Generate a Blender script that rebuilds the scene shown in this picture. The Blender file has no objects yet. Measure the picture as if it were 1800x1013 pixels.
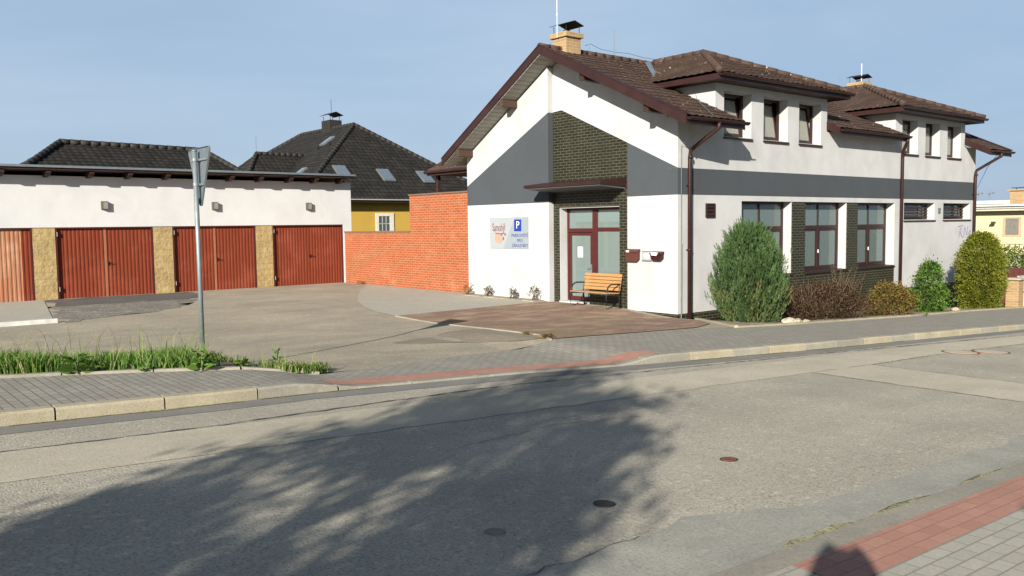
import bpy, bmesh, math, random
import numpy as np
from mathutils import Vector, Matrix, noise as mnoise
R = math.radians
random.seed(7)
rng = np.random.default_rng(7)
S = bpy.context.scene
COL = S.collection

# ------------------------------------------------------------------ camera, sky, sun, exposure
CAM = Vector((-16.75, -13.77, 2.40))
def make_camera():
    pit, roll, yaw = 0.0737637, 0.0124154, 0.691493
    d = Vector((math.sin(yaw)*math.cos(pit), math.cos(yaw)*math.cos(pit), -math.sin(pit)))
    r = Vector((math.cos(yaw), -math.sin(yaw), 0)); dn = -(r.cross(d))
    r2 = r*math.cos(roll)+dn*math.sin(roll); dn2 = -r*math.sin(roll)+dn*math.cos(roll)
    cd = bpy.data.cameras.new('camera'); c = bpy.data.objects.new('camera', cd); COL.objects.link(c)
    up = -dn2; b = -d
    c.matrix_world = Matrix(((r2.x, up.x, b.x, CAM.x), (r2.y, up.y, b.y, CAM.y), (r2.z, up.z, b.z, CAM.z), (0, 0, 0, 1)))
    cd.sensor_width = 36; cd.lens = 1508.15/1800*36; cd.clip_start = 0.05; cd.clip_end = 2000
    S.camera = c
make_camera()
SUN_ELEV = R(20.5); SUN_H = Vector((0.859, 0.511, 0))      # horizontal travel of the light
W = bpy.data.worlds.new('World'); S.world = W; W.use_nodes = True
wt = W.node_tree; bg = wt.nodes['Background']
sky = wt.nodes.new('ShaderNodeTexSky'); sky.sky_type = 'NISHITA'; sky.sun_disc = False
sky.sun_elevation = SUN_ELEV; sky.sun_rotation = math.atan2(-SUN_H.x, -SUN_H.y)
sky.air_density = 1.0; sky.dust_density = 1.2; sky.ozone_density = 1.0
def _sky():
    N = wt.nodes.new; L = wt.links.new
    def ramp(sock, p0, c0, p1, c1):
        r = N('ShaderNodeValToRGB'); e = r.color_ramp.elements; e[0].position = p0; e[0].color = c0; e[1].position = p1; e[1].color = c1; L(sock, r.inputs[0]); return r.outputs[0]
    g = lambda v: (v, v, v, 1)
    tc = N('ShaderNodeTexCoord'); mp = N('ShaderNodeMapping'); mp.inputs['Scale'].default_value = (1.0, 1.3, 4.2); mp.inputs['Rotation'].default_value = (.12, .22, .6); mp.inputs['Location'].default_value = (.3, .1, .45)
    nz = N('ShaderNodeTexNoise'); nz.inputs['Scale'].default_value = 1.5; nz.inputs['Detail'].default_value = 8; nz.inputs['Roughness'].default_value = .52; nz.inputs['Distortion'].default_value = .5
    L(tc.outputs['Generated'], mp.inputs['Vector']); L(mp.outputs[0], nz.inputs['Vector'])
    haze = ramp(nz.outputs[0], .36, SKY_HAZE, .66, SKY_CLOUD)        # thin veil of cloud before hazy blue
    sp = N('ShaderNodeSeparateXYZ'); L(tc.outputs['Generated'], sp.inputs[0])
    fade = ramp(sp.outputs[2], .30, g(.85), .52, g(.05))               # veil cut away above the view, to dim ambient light and deepen shade
    mx = N('ShaderNodeMix'); mx.data_type = 'RGBA'; L(fade, mx.inputs[0]); L(sky.outputs[0], mx.inputs[6]); L(haze, mx.inputs[7]); L(mx.outputs[2], bg.inputs['Color'])
SKY_HAZE = (3.35, 4.65, 6.5, 1); SKY_CLOUD = (4.35, 5.6, 7.2, 1)
_sky()
bg.inputs['Strength'].default_value = 0.052
sl = bpy.data.lights.new('sun', 'SUN'); sl.energy = 5.0; sl.angle = R(0.55); sl.color = (1.0, .945, .845)
so = bpy.data.objects.new('sun', sl); COL.objects.link(so)
sd = Vector((SUN_H.x*math.cos(SUN_ELEV), SUN_H.y*math.cos(SUN_ELEV), -math.sin(SUN_ELEV)))
so.rotation_euler = sd.to_track_quat('-Z', 'Y').to_euler(); so.location = (-40, -30, 30)
S.view_settings.view_transform = 'Standard'; S.view_settings.look = 'None'
S.view_settings.exposure = 1.07; S.view_settings.gamma = 1; S.view_settings.use_curve_mapping = False

# ------------------------------------------------------------------ materials
class NT:
    def __init__(s, name):
        s.m = bpy.data.materials.new(name); s.m.use_nodes = True; s.t = s.m.node_tree
        s.b = s.t.nodes['Principled BSDF']; s.out = s.t.nodes['Material Output']
        s.b.inputs['Specular IOR Level'].default_value = .3
    def n(s, typ, **k):
        x = s.t.nodes.new('ShaderNode'+typ)
        for a, v in k.items(): setattr(x, a, v)
        return x
    def l(s, a, b): s.t.links.new(a, b)
    def coord(s, which='Object', scale=None):
        o = s.n('TexCoord').outputs[which]
        if scale is None: return o
        m = s.n('Mapping'); m.inputs['Scale'].default_value = scale if hasattr(scale, '__len__') else (scale,)*3
        s.l(o, m.inputs[0]); return m.outputs[0]
    def noise(s, v, scale, det=4, rough=.55, dist=0):
        x = s.n('TexNoise'); x.inputs['Scale'].default_value = scale; x.inputs['Detail'].default_value = det
        x.inputs['Roughness'].default_value = rough; x.inputs['Distortion'].default_value = dist
        s.l(v, x.inputs['Vector']); return x.outputs[0]
    def ramp(s, v, stops):
        x = s.n('ValToRGB'); e = x.color_ramp.elements
        while len(e) < len(stops): e.new(.5)
        for i, (p, c) in enumerate(stops):
            e[i].position = p; e[i].color = (c, c, c, 1) if not hasattr(c, '__len__') else tuple(c)+(1,)
        s.l(v, x.inputs[0]); return x.outputs[0]
    def mix(s, f, a, b, mode='MIX'):
        x = s.n('Mix', data_type='RGBA', blend_type=mode)
        for i, v in ((0, f), (6, a), (7, b)):
            if hasattr(v, 'is_output') or isinstance(v, bpy.types.NodeSocket): s.l(v, x.inputs[i])
            elif i == 0: x.inputs[0].default_value = v
            else: x.inputs[i].default_value = (v, v, v, 1) if not hasattr(v, '__len__') else tuple(v)+(1,)
        return x.outputs[2]
    def math(s, op, a, b=None):
        x = s.n('Math', operation=op)
        for i, v in enumerate((a, b)):
            if v is None: continue
            if isinstance(v, bpy.types.NodeSocket): s.l(v, x.inputs[i])
            else: x.inputs[i].default_value = v
        return x.outputs[0]
    def color(s, c):
        if isinstance(c, bpy.types.NodeSocket): s.l(c, s.b.inputs['Base Color'])
        else: s.b.inputs['Base Color'].default_value = tuple(c)+(1,)
        return s
    def rough(s, r): s.b.inputs['Roughness'].default_value = r; return s
    def bump(s, h, strength=.3, dist=.01):
        x = s.n('Bump'); x.inputs['Strength'].default_value = strength; x.inputs['Distance'].default_value = dist
        s.l(h, x.inputs['Height']); s.l(x.outputs[0], s.b.inputs['Normal']); return s

def simple(name, c, rough=.6, metal=0, var=.12, scale=6, bump=0):
    t = NT(name); o = t.coord()
    f = t.noise(o, scale, 5)
    lo = tuple(x*(1-var) for x in c); hi = tuple(min(1, x*(1+var)) for x in c)
    t.color(t.ramp(f, [(.3, lo), (.7, hi)])).rough(rough); t.b.inputs['Metallic'].default_value = metal
    if bump: t.bump(t.noise(o, scale*8, 3), bump, .01)
    return t.m

def stucco(name, c, grime=.12):
    t = NT(name); o = t.coord()
    st = t.noise(t.coord('Object', (1.0, 1.0, .75)), .85, 7, .62, .4)
    f = t.noise(o, 2.3, 6, .6)
    a = t.mix(t.ramp(st, [(.42, 0), (.75, 1)]), c, tuple(x*(1-grime) for x in c))
    a = t.mix(t.ramp(f, [(.5, 0), (.8, .6)]), a, tuple(x*(1-grime*.8) for x in c))
    gr = t.noise(o, 55, 3, .7); a = t.mix(t.ramp(gr, [(.3, .16), (.6, 0)]), a, tuple(x*.6 for x in c))
    run = t.noise(t.coord('Object', (9, 9, .25)), 1.0, 4, .6); sel = t.noise(o, .6, 2)
    a = t.mix(t.mix(t.ramp(sel, [(.52, 0), (.62, 1)]), 0.0, t.ramp(run, [(.60, 0), (.72, .35)])), a, tuple(x*.72 for x in c))
    t.color(a).rough(.92); t.bump(gr, .35, .008); return t.m

def bricks(name, c1, c2, mortar, bw, bh, mw, bumpd=.006, var=1.0, ax='wall', off=(0, 0)):
    t = NT(name); o = t.coord(); sp = t.n('SeparateXYZ'); t.l(o, sp.inputs[0])
    cb = t.n('CombineXYZ')
    if ax == 'wall': t.l(t.math('ADD', sp.outputs[0], sp.outputs[1]), cb.inputs[0]); t.l(sp.outputs[2], cb.inputs[1])
    elif ax == 'xy': t.l(sp.outputs[0], cb.inputs[0]); t.l(sp.outputs[1], cb.inputs[1])
    else: t.l(sp.outputs[1], cb.inputs[0]); t.l(sp.outputs[0], cb.inputs[1])
    b = t.n('TexBrick'); t.l(cb.outputs[0], b.inputs['Vector'])
    b.inputs['Scale'].default_value = 1; b.inputs['Brick Width'].default_value = bw; b.inputs['Row Height'].default_value = bh
    b.inputs['Mortar Size'].default_value = mw; b.inputs['Mortar Smooth'].default_value = .2; b.inputs['Bias'].default_value = 0
    for k, c in (('Color1', c1), ('Color2', c2), ('Mortar', mortar)): b.inputs[k].default_value = tuple(c)+(1,)
    f = t.noise(o, 1.7, 6, .65); g = t.noise(o, 40, 3)
    col = t.mix(t.ramp(f, [(.35, .30*var), (.65, 0)]), b.outputs[0], tuple(x*.45 for x in c1))
    col = t.mix(t.ramp(g, [(.4, .25), (.7, 0)]), col, tuple(x*.5 for x in c2))
    if name == 'orange_brick': col = t.mix(t.ramp(t.noise(o, 1.1, 7, .68), [(.56, 0), (.74, .28)]), col, (.44, .25, .15)); col = t.mix(t.ramp(t.noise(t.coord('Object', (4, 4, 12)), 1.0, 2, .6), [(.55, 0), (.7, .5)]), col, (.20, .042, .014))
    t.color(col).rough(.85)
    t.bump(t.math('SUBTRACT', 1.0, b.outputs[1]), .6, bumpd); return t

def ground_mat(name, c, c2, speck=.5, fine=90, mid=1.2, bump=.4, crack=0):
    t = NT(name); o = t.coord()
    a = t.ramp(t.noise(o, mid, 7, .62), [(.32, c2), (.68, c)])
    s1 = t.noise(o, fine, 2, .7); s2 = t.noise(o, fine*.28, 4, .7)
    a = t.mix(t.ramp(s1, [(.34, speck), (.52, 0)]), a, tuple(x*.38 for x in c2))
    a = t.mix(t.ramp(s2, [(.56, 0), (.74, speck*.8)]), a, tuple(min(.8, x*1.7) for x in c))
    a = t.mix(t.ramp(t.noise(t.coord('Object', (.25, 1.2, 1)), 1.1, 5, .6), [(.45, 0), (.75, .45)]), a, tuple(x*.72 for x in c2))
    if crack:
        v = t.n('TexVoronoi', feature='DISTANCE_TO_EDGE'); v.inputs['Scale'].default_value = crack
        w = t.n('Mix', data_type='VECTOR'); w.inputs[0].default_value = .22
        nn = t.n('TexNoise'); nn.inputs['Scale'].default_value = 1.5; t.l(o, nn.inputs[0]); t.l(o, w.inputs[4]); t.l(nn.outputs[1], w.inputs[5])
        t.l(w.outputs[1], v.inputs['Vector'])
        k = t.mix(t.ramp(t.noise(o, .5, 2), [(.5, 0), (.6, 1)]), 0.0, t.ramp(v.outputs[0], [(0.0, 1), (.012, 0)]))
        a = t.mix(k, a, tuple(x*.3 for x in c2))
    t.color(a).rough(.95); t.bump(s1, bump, .01); return t.m

def leafmat(name, cols, trans=.25):
    t = NT(name); at = t.n('Attribute', attribute_name='tint', attribute_type='GEOMETRY')
    n = len(cols)
    c = t.ramp(at.outputs['Fac'], [(i/(n-1), cols[i]) for i in range(n)])
    t.color(c).rough(.6); t.b.inputs['Specular IOR Level'].default_value = .2
    tr = t.n('BsdfTranslucent'); t.l(c, tr.inputs[0]); mx = t.n('MixShader'); mx.inputs[0].default_value = trans
    t.l(t.b.outputs[0], mx.inputs[1]); t.l(tr.outputs[0], mx.inputs[2]); t.l(mx.outputs[0], t.out.inputs[0]); return t.m

def tilemat(name, c1, c2, lichen=0.0, sheen=.6):
    t = NT(name); uv = t.n('UVMap').outputs[0]
    fl = t.n('VectorMath', operation='FLOOR'); t.l(uv, fl.inputs[0])
    wn = t.n('TexWhiteNoise', noise_dimensions='2D'); t.l(fl.outputs[0], wn.inputs['Vector'])
    o = t.coord()
    a = t.ramp(wn.outputs[0], [(0, c1), (1, c2)])
    a = t.mix(t.ramp(t.noise(o, 1.1, 6, .65), [(.4, 0), (.72, .55)]), a, tuple(x*.55 for x in c1))
    a = t.mix(t.ramp(t.noise(o, 22, 4), [(.35, .4), (.6, 0)]), a, tuple(x*.4 for x in c1))
    if lichen:
        k = t.ramp(t.noise(o, 9, 2, .6), [(.68, 0), (.73, lichen)])
        a = t.mix(k, a, (.42, .38, .30))
    t.color(a).rough(sheen); t.bump(t.noise(o, 60, 3), .3, .006); return t.m

def glassmat(name, tint, refl=.12, alpha_diff=0.0, diff=(.4, .45, .43)):
    t = NT(name); tr = t.n('BsdfTransparent'); tr.inputs[0].default_value = tuple(tint)+(1,)
    gl = t.n('BsdfGlossy'); gl.inputs['Roughness'].default_value = .02; gl.inputs[0].default_value = (.9, .95, 1, 1)
    fr = t.n('Fresnel'); fr.inputs[0].default_value = 1.5
    f = t.math('ADD', fr.outputs[0], refl)
    base = tr.outputs[0]
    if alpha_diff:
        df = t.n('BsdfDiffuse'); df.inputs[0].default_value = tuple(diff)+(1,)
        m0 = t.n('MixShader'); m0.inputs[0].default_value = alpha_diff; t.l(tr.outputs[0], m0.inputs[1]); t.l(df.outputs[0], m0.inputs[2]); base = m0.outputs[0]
    mx = t.n('MixShader'); t.l(f, mx.inputs[0]); t.l(base, mx.inputs[1]); t.l(gl.outputs[0], mx.inputs[2]); t.l(mx.outputs[0], t.out.inputs[0]); return t.m

WHITE = stucco('white_stucco', (.415, .412, .406), .22); GREYP = stucco('grey_paint', (.050, .057, .064), .14)
WHITE2 = stucco('white_garage_stucco', (.50, .497, .492), .14)
CLAD = bricks('dark_clinker', (.011, .013, .008), (.021, .021, .012), (.088, .078, .048), .24, .078, .011).rough(.45).m
ORANGE = bricks('orange_brick', (.265, .060, .019), (.310, .084, .030), (.37, .21, .12), .265, .083, .010, var=.55).m
CHIMB = bricks('tan_chimney_brick', (.27, .165, .072), (.36, .235, .11), (.36, .29, .19), .25, .085, .012, var=.8).m
TILE = tilemat('brown_roof_tile', (.046, .027, .019), (.074, .044, .031), .75, .85)
DTILE = tilemat('charcoal_roof_tile', (.013, .0115, .0095), (.027, .0235, .0195), .15, .7)
BROWN = simple('brown_coated_sheet', (.027, .0108, .0092), .45, var=.2, scale=3)
DBROWN = simple('dark_brown_wood', (.030, .014, .010), .6, var=.25, scale=8)
FRAME = simple('red_brown_frame', (.058, .0125, .0115), .4, var=.12)
WFRAME = simple('dark_window_frame', (.023, .0095, .0085), .4, var=.12)
def _soffit():
    t = NT('pale_soffit_board'); o = t.coord(); sp = t.n('SeparateXYZ'); t.l(o, sp.inputs[0])
    fr = t.math('FRACT', t.math('MULTIPLY', sp.outputs[1], 6.2)); j = t.ramp(fr, [(.05, 1), (.13, 0)])
    c = t.ramp(t.noise(o, 3, 4), [(.3, (.26, .255, .22)), (.7, (.33, .32, .28))]); t.color(t.mix(j, c, (.10, .09, .075))).rough(.8); return t.m
SOFFIT = _soffit()
BLACK = simple('black_iron', (.012, .012, .013), .45, var=.2)
METAL = simple('galvanised_steel', (.20, .23, .24), .55, .5, var=.14, scale=9)
ALU = simple('grey_alu_edge', (.20, .23, .25), .4, .5, var=.1)
GREYK = ground_mat('grey_kerb_concrete', (.31, .285, .225), (.22, .205, .165), .35, 60, 1.6, .3)
CONC = ground_mat('kerb_concrete', (.37, .325, .225), (.27, .235, .165), .30, 60, 1.6, .3)
GREYCONC = ground_mat('grey_gutter_concrete', (.205, .195, .172), (.160, .154, .140), .25, 70, 2.0, .2)
NEARCONC = ground_mat('blue_grey_gutter_concrete', (.325, .312, .258), (.250, .244, .210), .40, 55, 2.0, .2)
ASPH = ground_mat('worn_asphalt', (.410, .372, .296), (.315, .287, .230), .62, 52, .7, .7)
LASPH = ground_mat('pale_asphalt', (.47, .420, .318), (.390, .348, .266), .40, 55, 1.2, .35)
YARDM = ground_mat('yard_asphalt', (.380, .325, .235), (.245, .215, .165), .6, 34, .55, .5)
DARKA = ground_mat('dark_tar', (.115, .105, .095), (.075, .070, .066), .4, 50, 1.2, .3)
GRAVEL = ground_mat('grey_gravel', (.25, .225, .19), (.14, .13, .11), 1.0, 16, 1.5, .8)
SOIL = ground_mat('bed_soil', (.38, .33, .25), (.17, .135, .095), .7, 22, 1.4, .8)
EARTH = ground_mat('earth', (.15, .15, .07), (.10, .09, .05), .5, 20, .4, .5)
PAVE = bricks('grey_paver', (.250, .232, .192), (.315, .292, .245), (.115, .103, .085), .20, .10, .007, .008, .4, 'yx').rough(.9).m
PAVE2 = bricks('pale_paver', (.345, .322, .268), (.400, .372, .310), (.235, .218, .178), .20, .10, .006, .006, .4, 'xy').rough(.9).m
REDP = bricks('red_tactile_paver', (.360, .180, .132), (.420, .222, .165), (.29, .16, .12), .20, .10, .005, .006, .5, 'xy').rough(.9).m
def _patio():
    t = bricks('reddish_patio_paver', (.215, .118, .088), (.27, .165, .124), (.130, .10, .07), .22, .11, .010, .01, .7, 'xy')
    o = t.coord(); base = t.b.inputs['Base Color'].links[0].from_socket
    a = t.mix(t.ramp(t.noise(o, .8, 7, .65, .6), [(.44, 0), (.60, .85)]), base, (.205, .150, .082))
    a = t.mix(t.ramp(t.noise(t.coord('Object', (1, 2.2, 1)), 1.1, 6, .6), [(.48, 0), (.64, .85)]), a, (.33, .225, .165))
    t.color(a).rough(.95); return t.m
PATIO = _patio()
def _garage_door(name, c, c2):
    t = NT(name); o = t.coord(); sp = t.n('SeparateXYZ'); t.l(o, sp.inputs[0])
    f = t.noise(t.coord('Object', (5, 5, .5)), 2.2, 5)
    k = t.mix(t.ramp(f, [(.45, 0), (.75, 1)]), c, c2); k = t.mix(t.ramp(t.noise(o, .9, 5, .6), [(.5, 0), (.72, .6)]), k, tuple(min(1, x*1.35+.01) for x in c2)); t.color(k).rough(.8); t.b.inputs['Specular IOR Level'].default_value = .15; return t.m
GDOOR = _garage_door('red_brown_door_sheet', (.142, .0270, .0120), (.165, .037, .0175))
GDOOR2 = _garage_door('sun_bleached_door_sheet', (.27, .11, .055), (.31, .175, .11))
def _stone():
    t = NT('tan_rock_face'); o = t.coord()
    b = t.n('TexBrick'); sp = t.n('SeparateXYZ'); t.l(o, sp.inputs[0]); cb = t.n('CombineXYZ'); t.l(sp.outputs[0], cb.inputs[0]); t.l(sp.outputs[2], cb.inputs[1])
    t.l(cb.outputs[0], b.inputs['Vector']); b.inputs['Scale'].default_value = 1; b.inputs['Brick Width'].default_value = .42; b.inputs['Row Height'].default_value = .21; b.inputs['Mortar Size'].default_value = .005
    b.inputs['Color1'].default_value = (.30, .215, .095, 1); b.inputs['Color2'].default_value = (.36, .265, .125, 1); b.inputs['Mortar'].default_value = (.21, .145, .06, 1)
    h = t.noise(o, 6, 7, .62)
    t.color(t.mix(t.ramp(t.noise(o, 2.5, 6, .7), [(.35, .45), (.6, 0)]), b.outputs[0], (.20, .145, .065))).rough(.95); t.bump(h, .9, .05); return t.m
ROCK = _stone()
YELLOW = stucco('yellow_stucco', (.40, .255, .045), .1); CREAM = stucco('cream_stucco', (.48, .41, .25), .08)
def _wood():
    t = NT('varnished_slat'); f = t.noise(t.coord('Object', (30, 1.5, 30)), 3, 5)
    t.color(t.ramp(f, [(.3, (.27, .135, .045)), (.7, (.37, .21, .085))])).rough(.4); return t.m
WOOD = _wood()
PANE = glassmat('window_glass', (.88, .95, .92), .0, .22, (.40, .52, .50)); PANE2 = glassmat('upper_window_glass', (.9, .93, .88), .0, .34, (.55, .55, .46)); DOORPANE = glassmat('milky_door_glass', (.4, .5, .48), .05, .80, (.155, .205, .195))  # window panes carry a pale diffuse tone standing in for missing light
CURT = simple('white_curtain', (.78, .77, .72), .9, var=.06); BLIND = simple('pale_blind', (.50, .50, .45), .8, var=.08)
NET = simple('grey_net_curtain', (.27, .36, .355), .9, var=.1)
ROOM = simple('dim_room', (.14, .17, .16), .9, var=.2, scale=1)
PAPER = simple('white_paper', (.60, .60, .59), .7, var=.03); SIGNBG = simple('sign_panel', (.265, .29, .305), .35, var=.03)
SIGNBG2 = simple('sign_panel_darker', (.215, .245, .27), .35, var=.03)
BLUE = simple('sign_blue', (.012, .030, .24), .4, var=.05); BLUETXT = simple('sign_lettering', (.045, .055, .20), .5, var=.05)
PINK = simple('emblem_pink', (.36, .22, .165), .5, var=.08); MAROON = simple('emblem_maroon', (.19, .075, .07), .5, var=.1)
LBOX = simple('letterbox_brown', (.075, .026, .021), .42, var=.12); LBOX2 = simple('letterbox_maroon', (.030, .0065, .0075), .4, var=.12)
WHITEP = simple('white_paint', (.55, .55, .54), .5, var=.04); RUST = simple('rusty_iron', (.15, .055, .032), .8, var=.3, scale=30)
DIRON = simple('dark_cast_iron', (.035, .033, .032), .7, var=.3, scale=30)
PURPLE = simple('spray_purple', (.09, .08, .17), .8, var=.1)
LAMPM = simple('lamp_housing', (.075, .072, .058), .5, var=.1); LAMPG = simple('lamp_glass', (.20, .20, .165), .3, var=.1)
SKIN = simple('skin', (.45, .27, .2), .6, var=.05); CLOTH = simple('dark_cloth', (.05, .06, .09), .9, var=.1); BARK = simple('bark', (.10, .075, .05), .95, var=.35, scale=12, bump=.5)
SOFF2 = simple('canopy_grey', (.085, .092, .098), .7, var=.06)
FENCEB = simple('red_brown_fence', (.075, .022, .018), .6, var=.15)

# ------------------------------------------------------------------ mesh helpers
class MB:
    def __init__(s): s.v = []; s.f = []; s.mi = []; s.uv = None; s.t = None
    def quad(s, *p, m=0):
        k = len(s.v); s.v += [tuple(x) for x in p]; s.f.append(tuple(range(k, k+len(p)))); s.mi.append(m); return s
    def box(s, a, b, m=0):
        x0, y0, z0 = (min(a[i], b[i]) for i in range(3)); x1, y1, z1 = (max(a[i], b[i]) for i in range(3))
        k = len(s.v); s.v += [(x0, y0, z0), (x1, y0, z0), (x1, y1, z0), (x0, y1, z0), (x0, y0, z1), (x1, y0, z1), (x1, y1, z1), (x0, y1, z1)]
        for f in ((0, 3, 2, 1), (4, 5, 6, 7), (0, 1, 5, 4), (1, 2, 6, 5), (2, 3, 7, 6), (3, 0, 4, 7)): s.f.append(tuple(k+i for i in f)); s.mi.append(m)
        return s
    def prism(s, poly, ext, m=0):                 # poly: 3-D ring, ext: extrusion vector
        n = len(poly); e = Vector(ext); k = len(s.v)
        s.v += [tuple(p) for p in poly]+[tuple(Vector(p)+e) for p in poly]
        s.f.append(tuple(k+i for i in reversed(range(n)))); s.f.append(tuple(k+n+i for i in range(n))); s.mi += [m, m]
        for i in range(n): s.f.append((k+i, k+(i+1) % n, k+n+(i+1) % n, k+n+i)); s.mi.append(m)
        return s
    def beam(s, a, b, w, h, up=(0, 0, 1), m=0):    # bar with a w x h section from a to b
        a = Vector(a); b = Vector(b); d = (b-a).normalized(); sd_ = d.cross(Vector(up)).normalized(); u = sd_.cross(d)
        ring = [a+sd_*(w/2*i)+u*(h/2*j) for i, j in ((-1, -1), (1, -1), (1, 1), (-1, 1))]
        return s.prism(ring, b-a, m)
    def tube(s, pts, r, seg=8, m=0, cap=True):
        pts = [Vector(p) for p in pts]; k0 = len(s.v); n = len(pts)
        rr = r if hasattr(r, '__len__') else [r]*n
        ref = Vector((0, 0, 1)) if abs((pts[-1]-pts[0]).normalized().z) < .95 else Vector((1, 0, 0))
        for i, p in enumerate(pts):
            d = (pts[min(i+1, n-1)]-pts[max(i-1, 0)]).normalized(); x = d.cross(ref).normalized(); y = x.cross(d)
            for j in range(seg):
                a = 2*math.pi*j/seg; s.v.append(tuple(p+(x*math.cos(a)+y*math.sin(a))*rr[i]))
        for i in range(n-1):
            for j in range(seg):
                s.f.append((k0+i*seg+j, k0+i*seg+(j+1) % seg, k0+(i+1)*seg+(j+1) % seg, k0+(i+1)*seg+j)); s.mi.append(m)
        if cap:
            s.f.append(tuple(k0+j for j in reversed(range(seg)))); s.f.append(tuple(k0+(n-1)*seg+j for j in range(seg))); s.mi += [m, m]
        return s
    def build(s, name, mats, parent=None, smooth=False):
        me = bpy.data.meshes.new(name); me.from_pydata(s.v, [], s.f)
        for x in (mats if isinstance(mats, (list, tuple)) else [mats]): me.materials.append(x)
        me.polygons.foreach_set('material_index', s.mi)
        if smooth: me.polygons.foreach_set('use_smooth', [True]*len(me.polygons))
        if s.t is not None: me.attributes.new('tint', 'FLOAT', 'FACE').data.foreach_set('value', s.t)
        me.update(); o = bpy.data.objects.new(name, me); COL.objects.link(o)
        if parent is not None: o.parent = parent
        return o
def fixn(o):
    bm = bmesh.new(); bm.from_mesh(o.data); bmesh.ops.recalc_face_normals(bm, faces=bm.faces); bm.to_mesh(o.data); bm.free(); return o
def bevel(o, w=.006, seg=2):
    m = o.modifiers.new('bevel', 'BEVEL'); m.width = w; m.segments = seg; m.limit_method = 'ANGLE'; return o
def islands(o):
    """one object per connected piece of o, same name, material and parent"""
    me = o.data; n = len(me.vertices); lab = list(range(n))
    def find(a):
        while lab[a] != a: lab[a] = lab[lab[a]]; a = lab[a]
        return a
    for e in me.edges: lab[find(e.vertices[0])] = find(e.vertices[1])
    groups = {}
    for f in me.polygons: groups.setdefault(find(f.vertices[0]), []).append(f)
    if len(groups) < 2: return [o]
    out = []; base = me.name.split('.')[0]; mats = list(me.materials); V = [tuple(v.co) for v in me.vertices]
    for fs in groups.values():
        idx = sorted({i for f in fs for i in f.vertices}); mp = {a: b for b, a in enumerate(idx)}
        m2 = bpy.data.meshes.new(base); m2.from_pydata([V[i] for i in idx], [], [[mp[i] for i in f.vertices] for f in fs])
        for m in mats: m2.materials.append(m)
        m2.polygons.foreach_set('material_index', [f.material_index for f in fs]); m2.polygons.foreach_set('use_smooth', [f.use_smooth for f in fs]); m2.update()
        q = bpy.data.objects.new(base, m2); COL.objects.link(q); q.parent = o.parent; q.matrix_local = o.matrix_local; out.append(q)
    bpy.data.objects.remove(o); return out
def tag(o, label=None, cat=None, group=None, kind=None):
    for k, v in (('label', label), ('category', cat), ('group', group), ('kind', kind)):
        if v: o[k] = v
    return o
def empty(name, loc=(0, 0, 0), rz=0):
    e = bpy.data.objects.new(name, None); e.empty_display_size = .2; COL.objects.link(e); e.location = loc; e.rotation_euler = (0, 0, rz); return e
def copy_tree(o, parent=None):
    c = o.copy(); COL.objects.link(c)
    if parent: c.parent = parent
    for ch in list(o.children): copy_tree(ch, c)
    return c
def smooth01(t): t = max(0., min(1., t)); return t*t*(3-2*t)
def lerp_poly(tab, x):
    if x <= tab[0][0]: return tab[0][1]
    for (x0, y0), (x1, y1) in zip(tab, tab[1:]):
        if x <= x1: return y0+(y1-y0)*(x-x0)/(x1-x0)
    return tab[-1][1]
def text_mesh(txt, size, depth, mat, parent, M, name='lettering', align='CENTER'):
    cu = bpy.data.curves.new('t', 'FONT'); cu.body = txt; cu.size = size; cu.extrude = depth; cu.align_x = align; cu.align_y = 'CENTER'; cu.resolution_u = 4
    o = bpy.data.objects.new('t', cu); COL.objects.link(o); dg = bpy.context.evaluated_depsgraph_get()
    me = bpy.data.meshes.new_from_object(o.evaluated_get(dg)); bpy.data.objects.remove(o); bpy.data.curves.remove(cu)
    me.materials.clear(); me.materials.append(mat); me.transform(M)
    r = bpy.data.objects.new(name, me); COL.objects.link(r); r.parent = parent; return r

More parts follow.
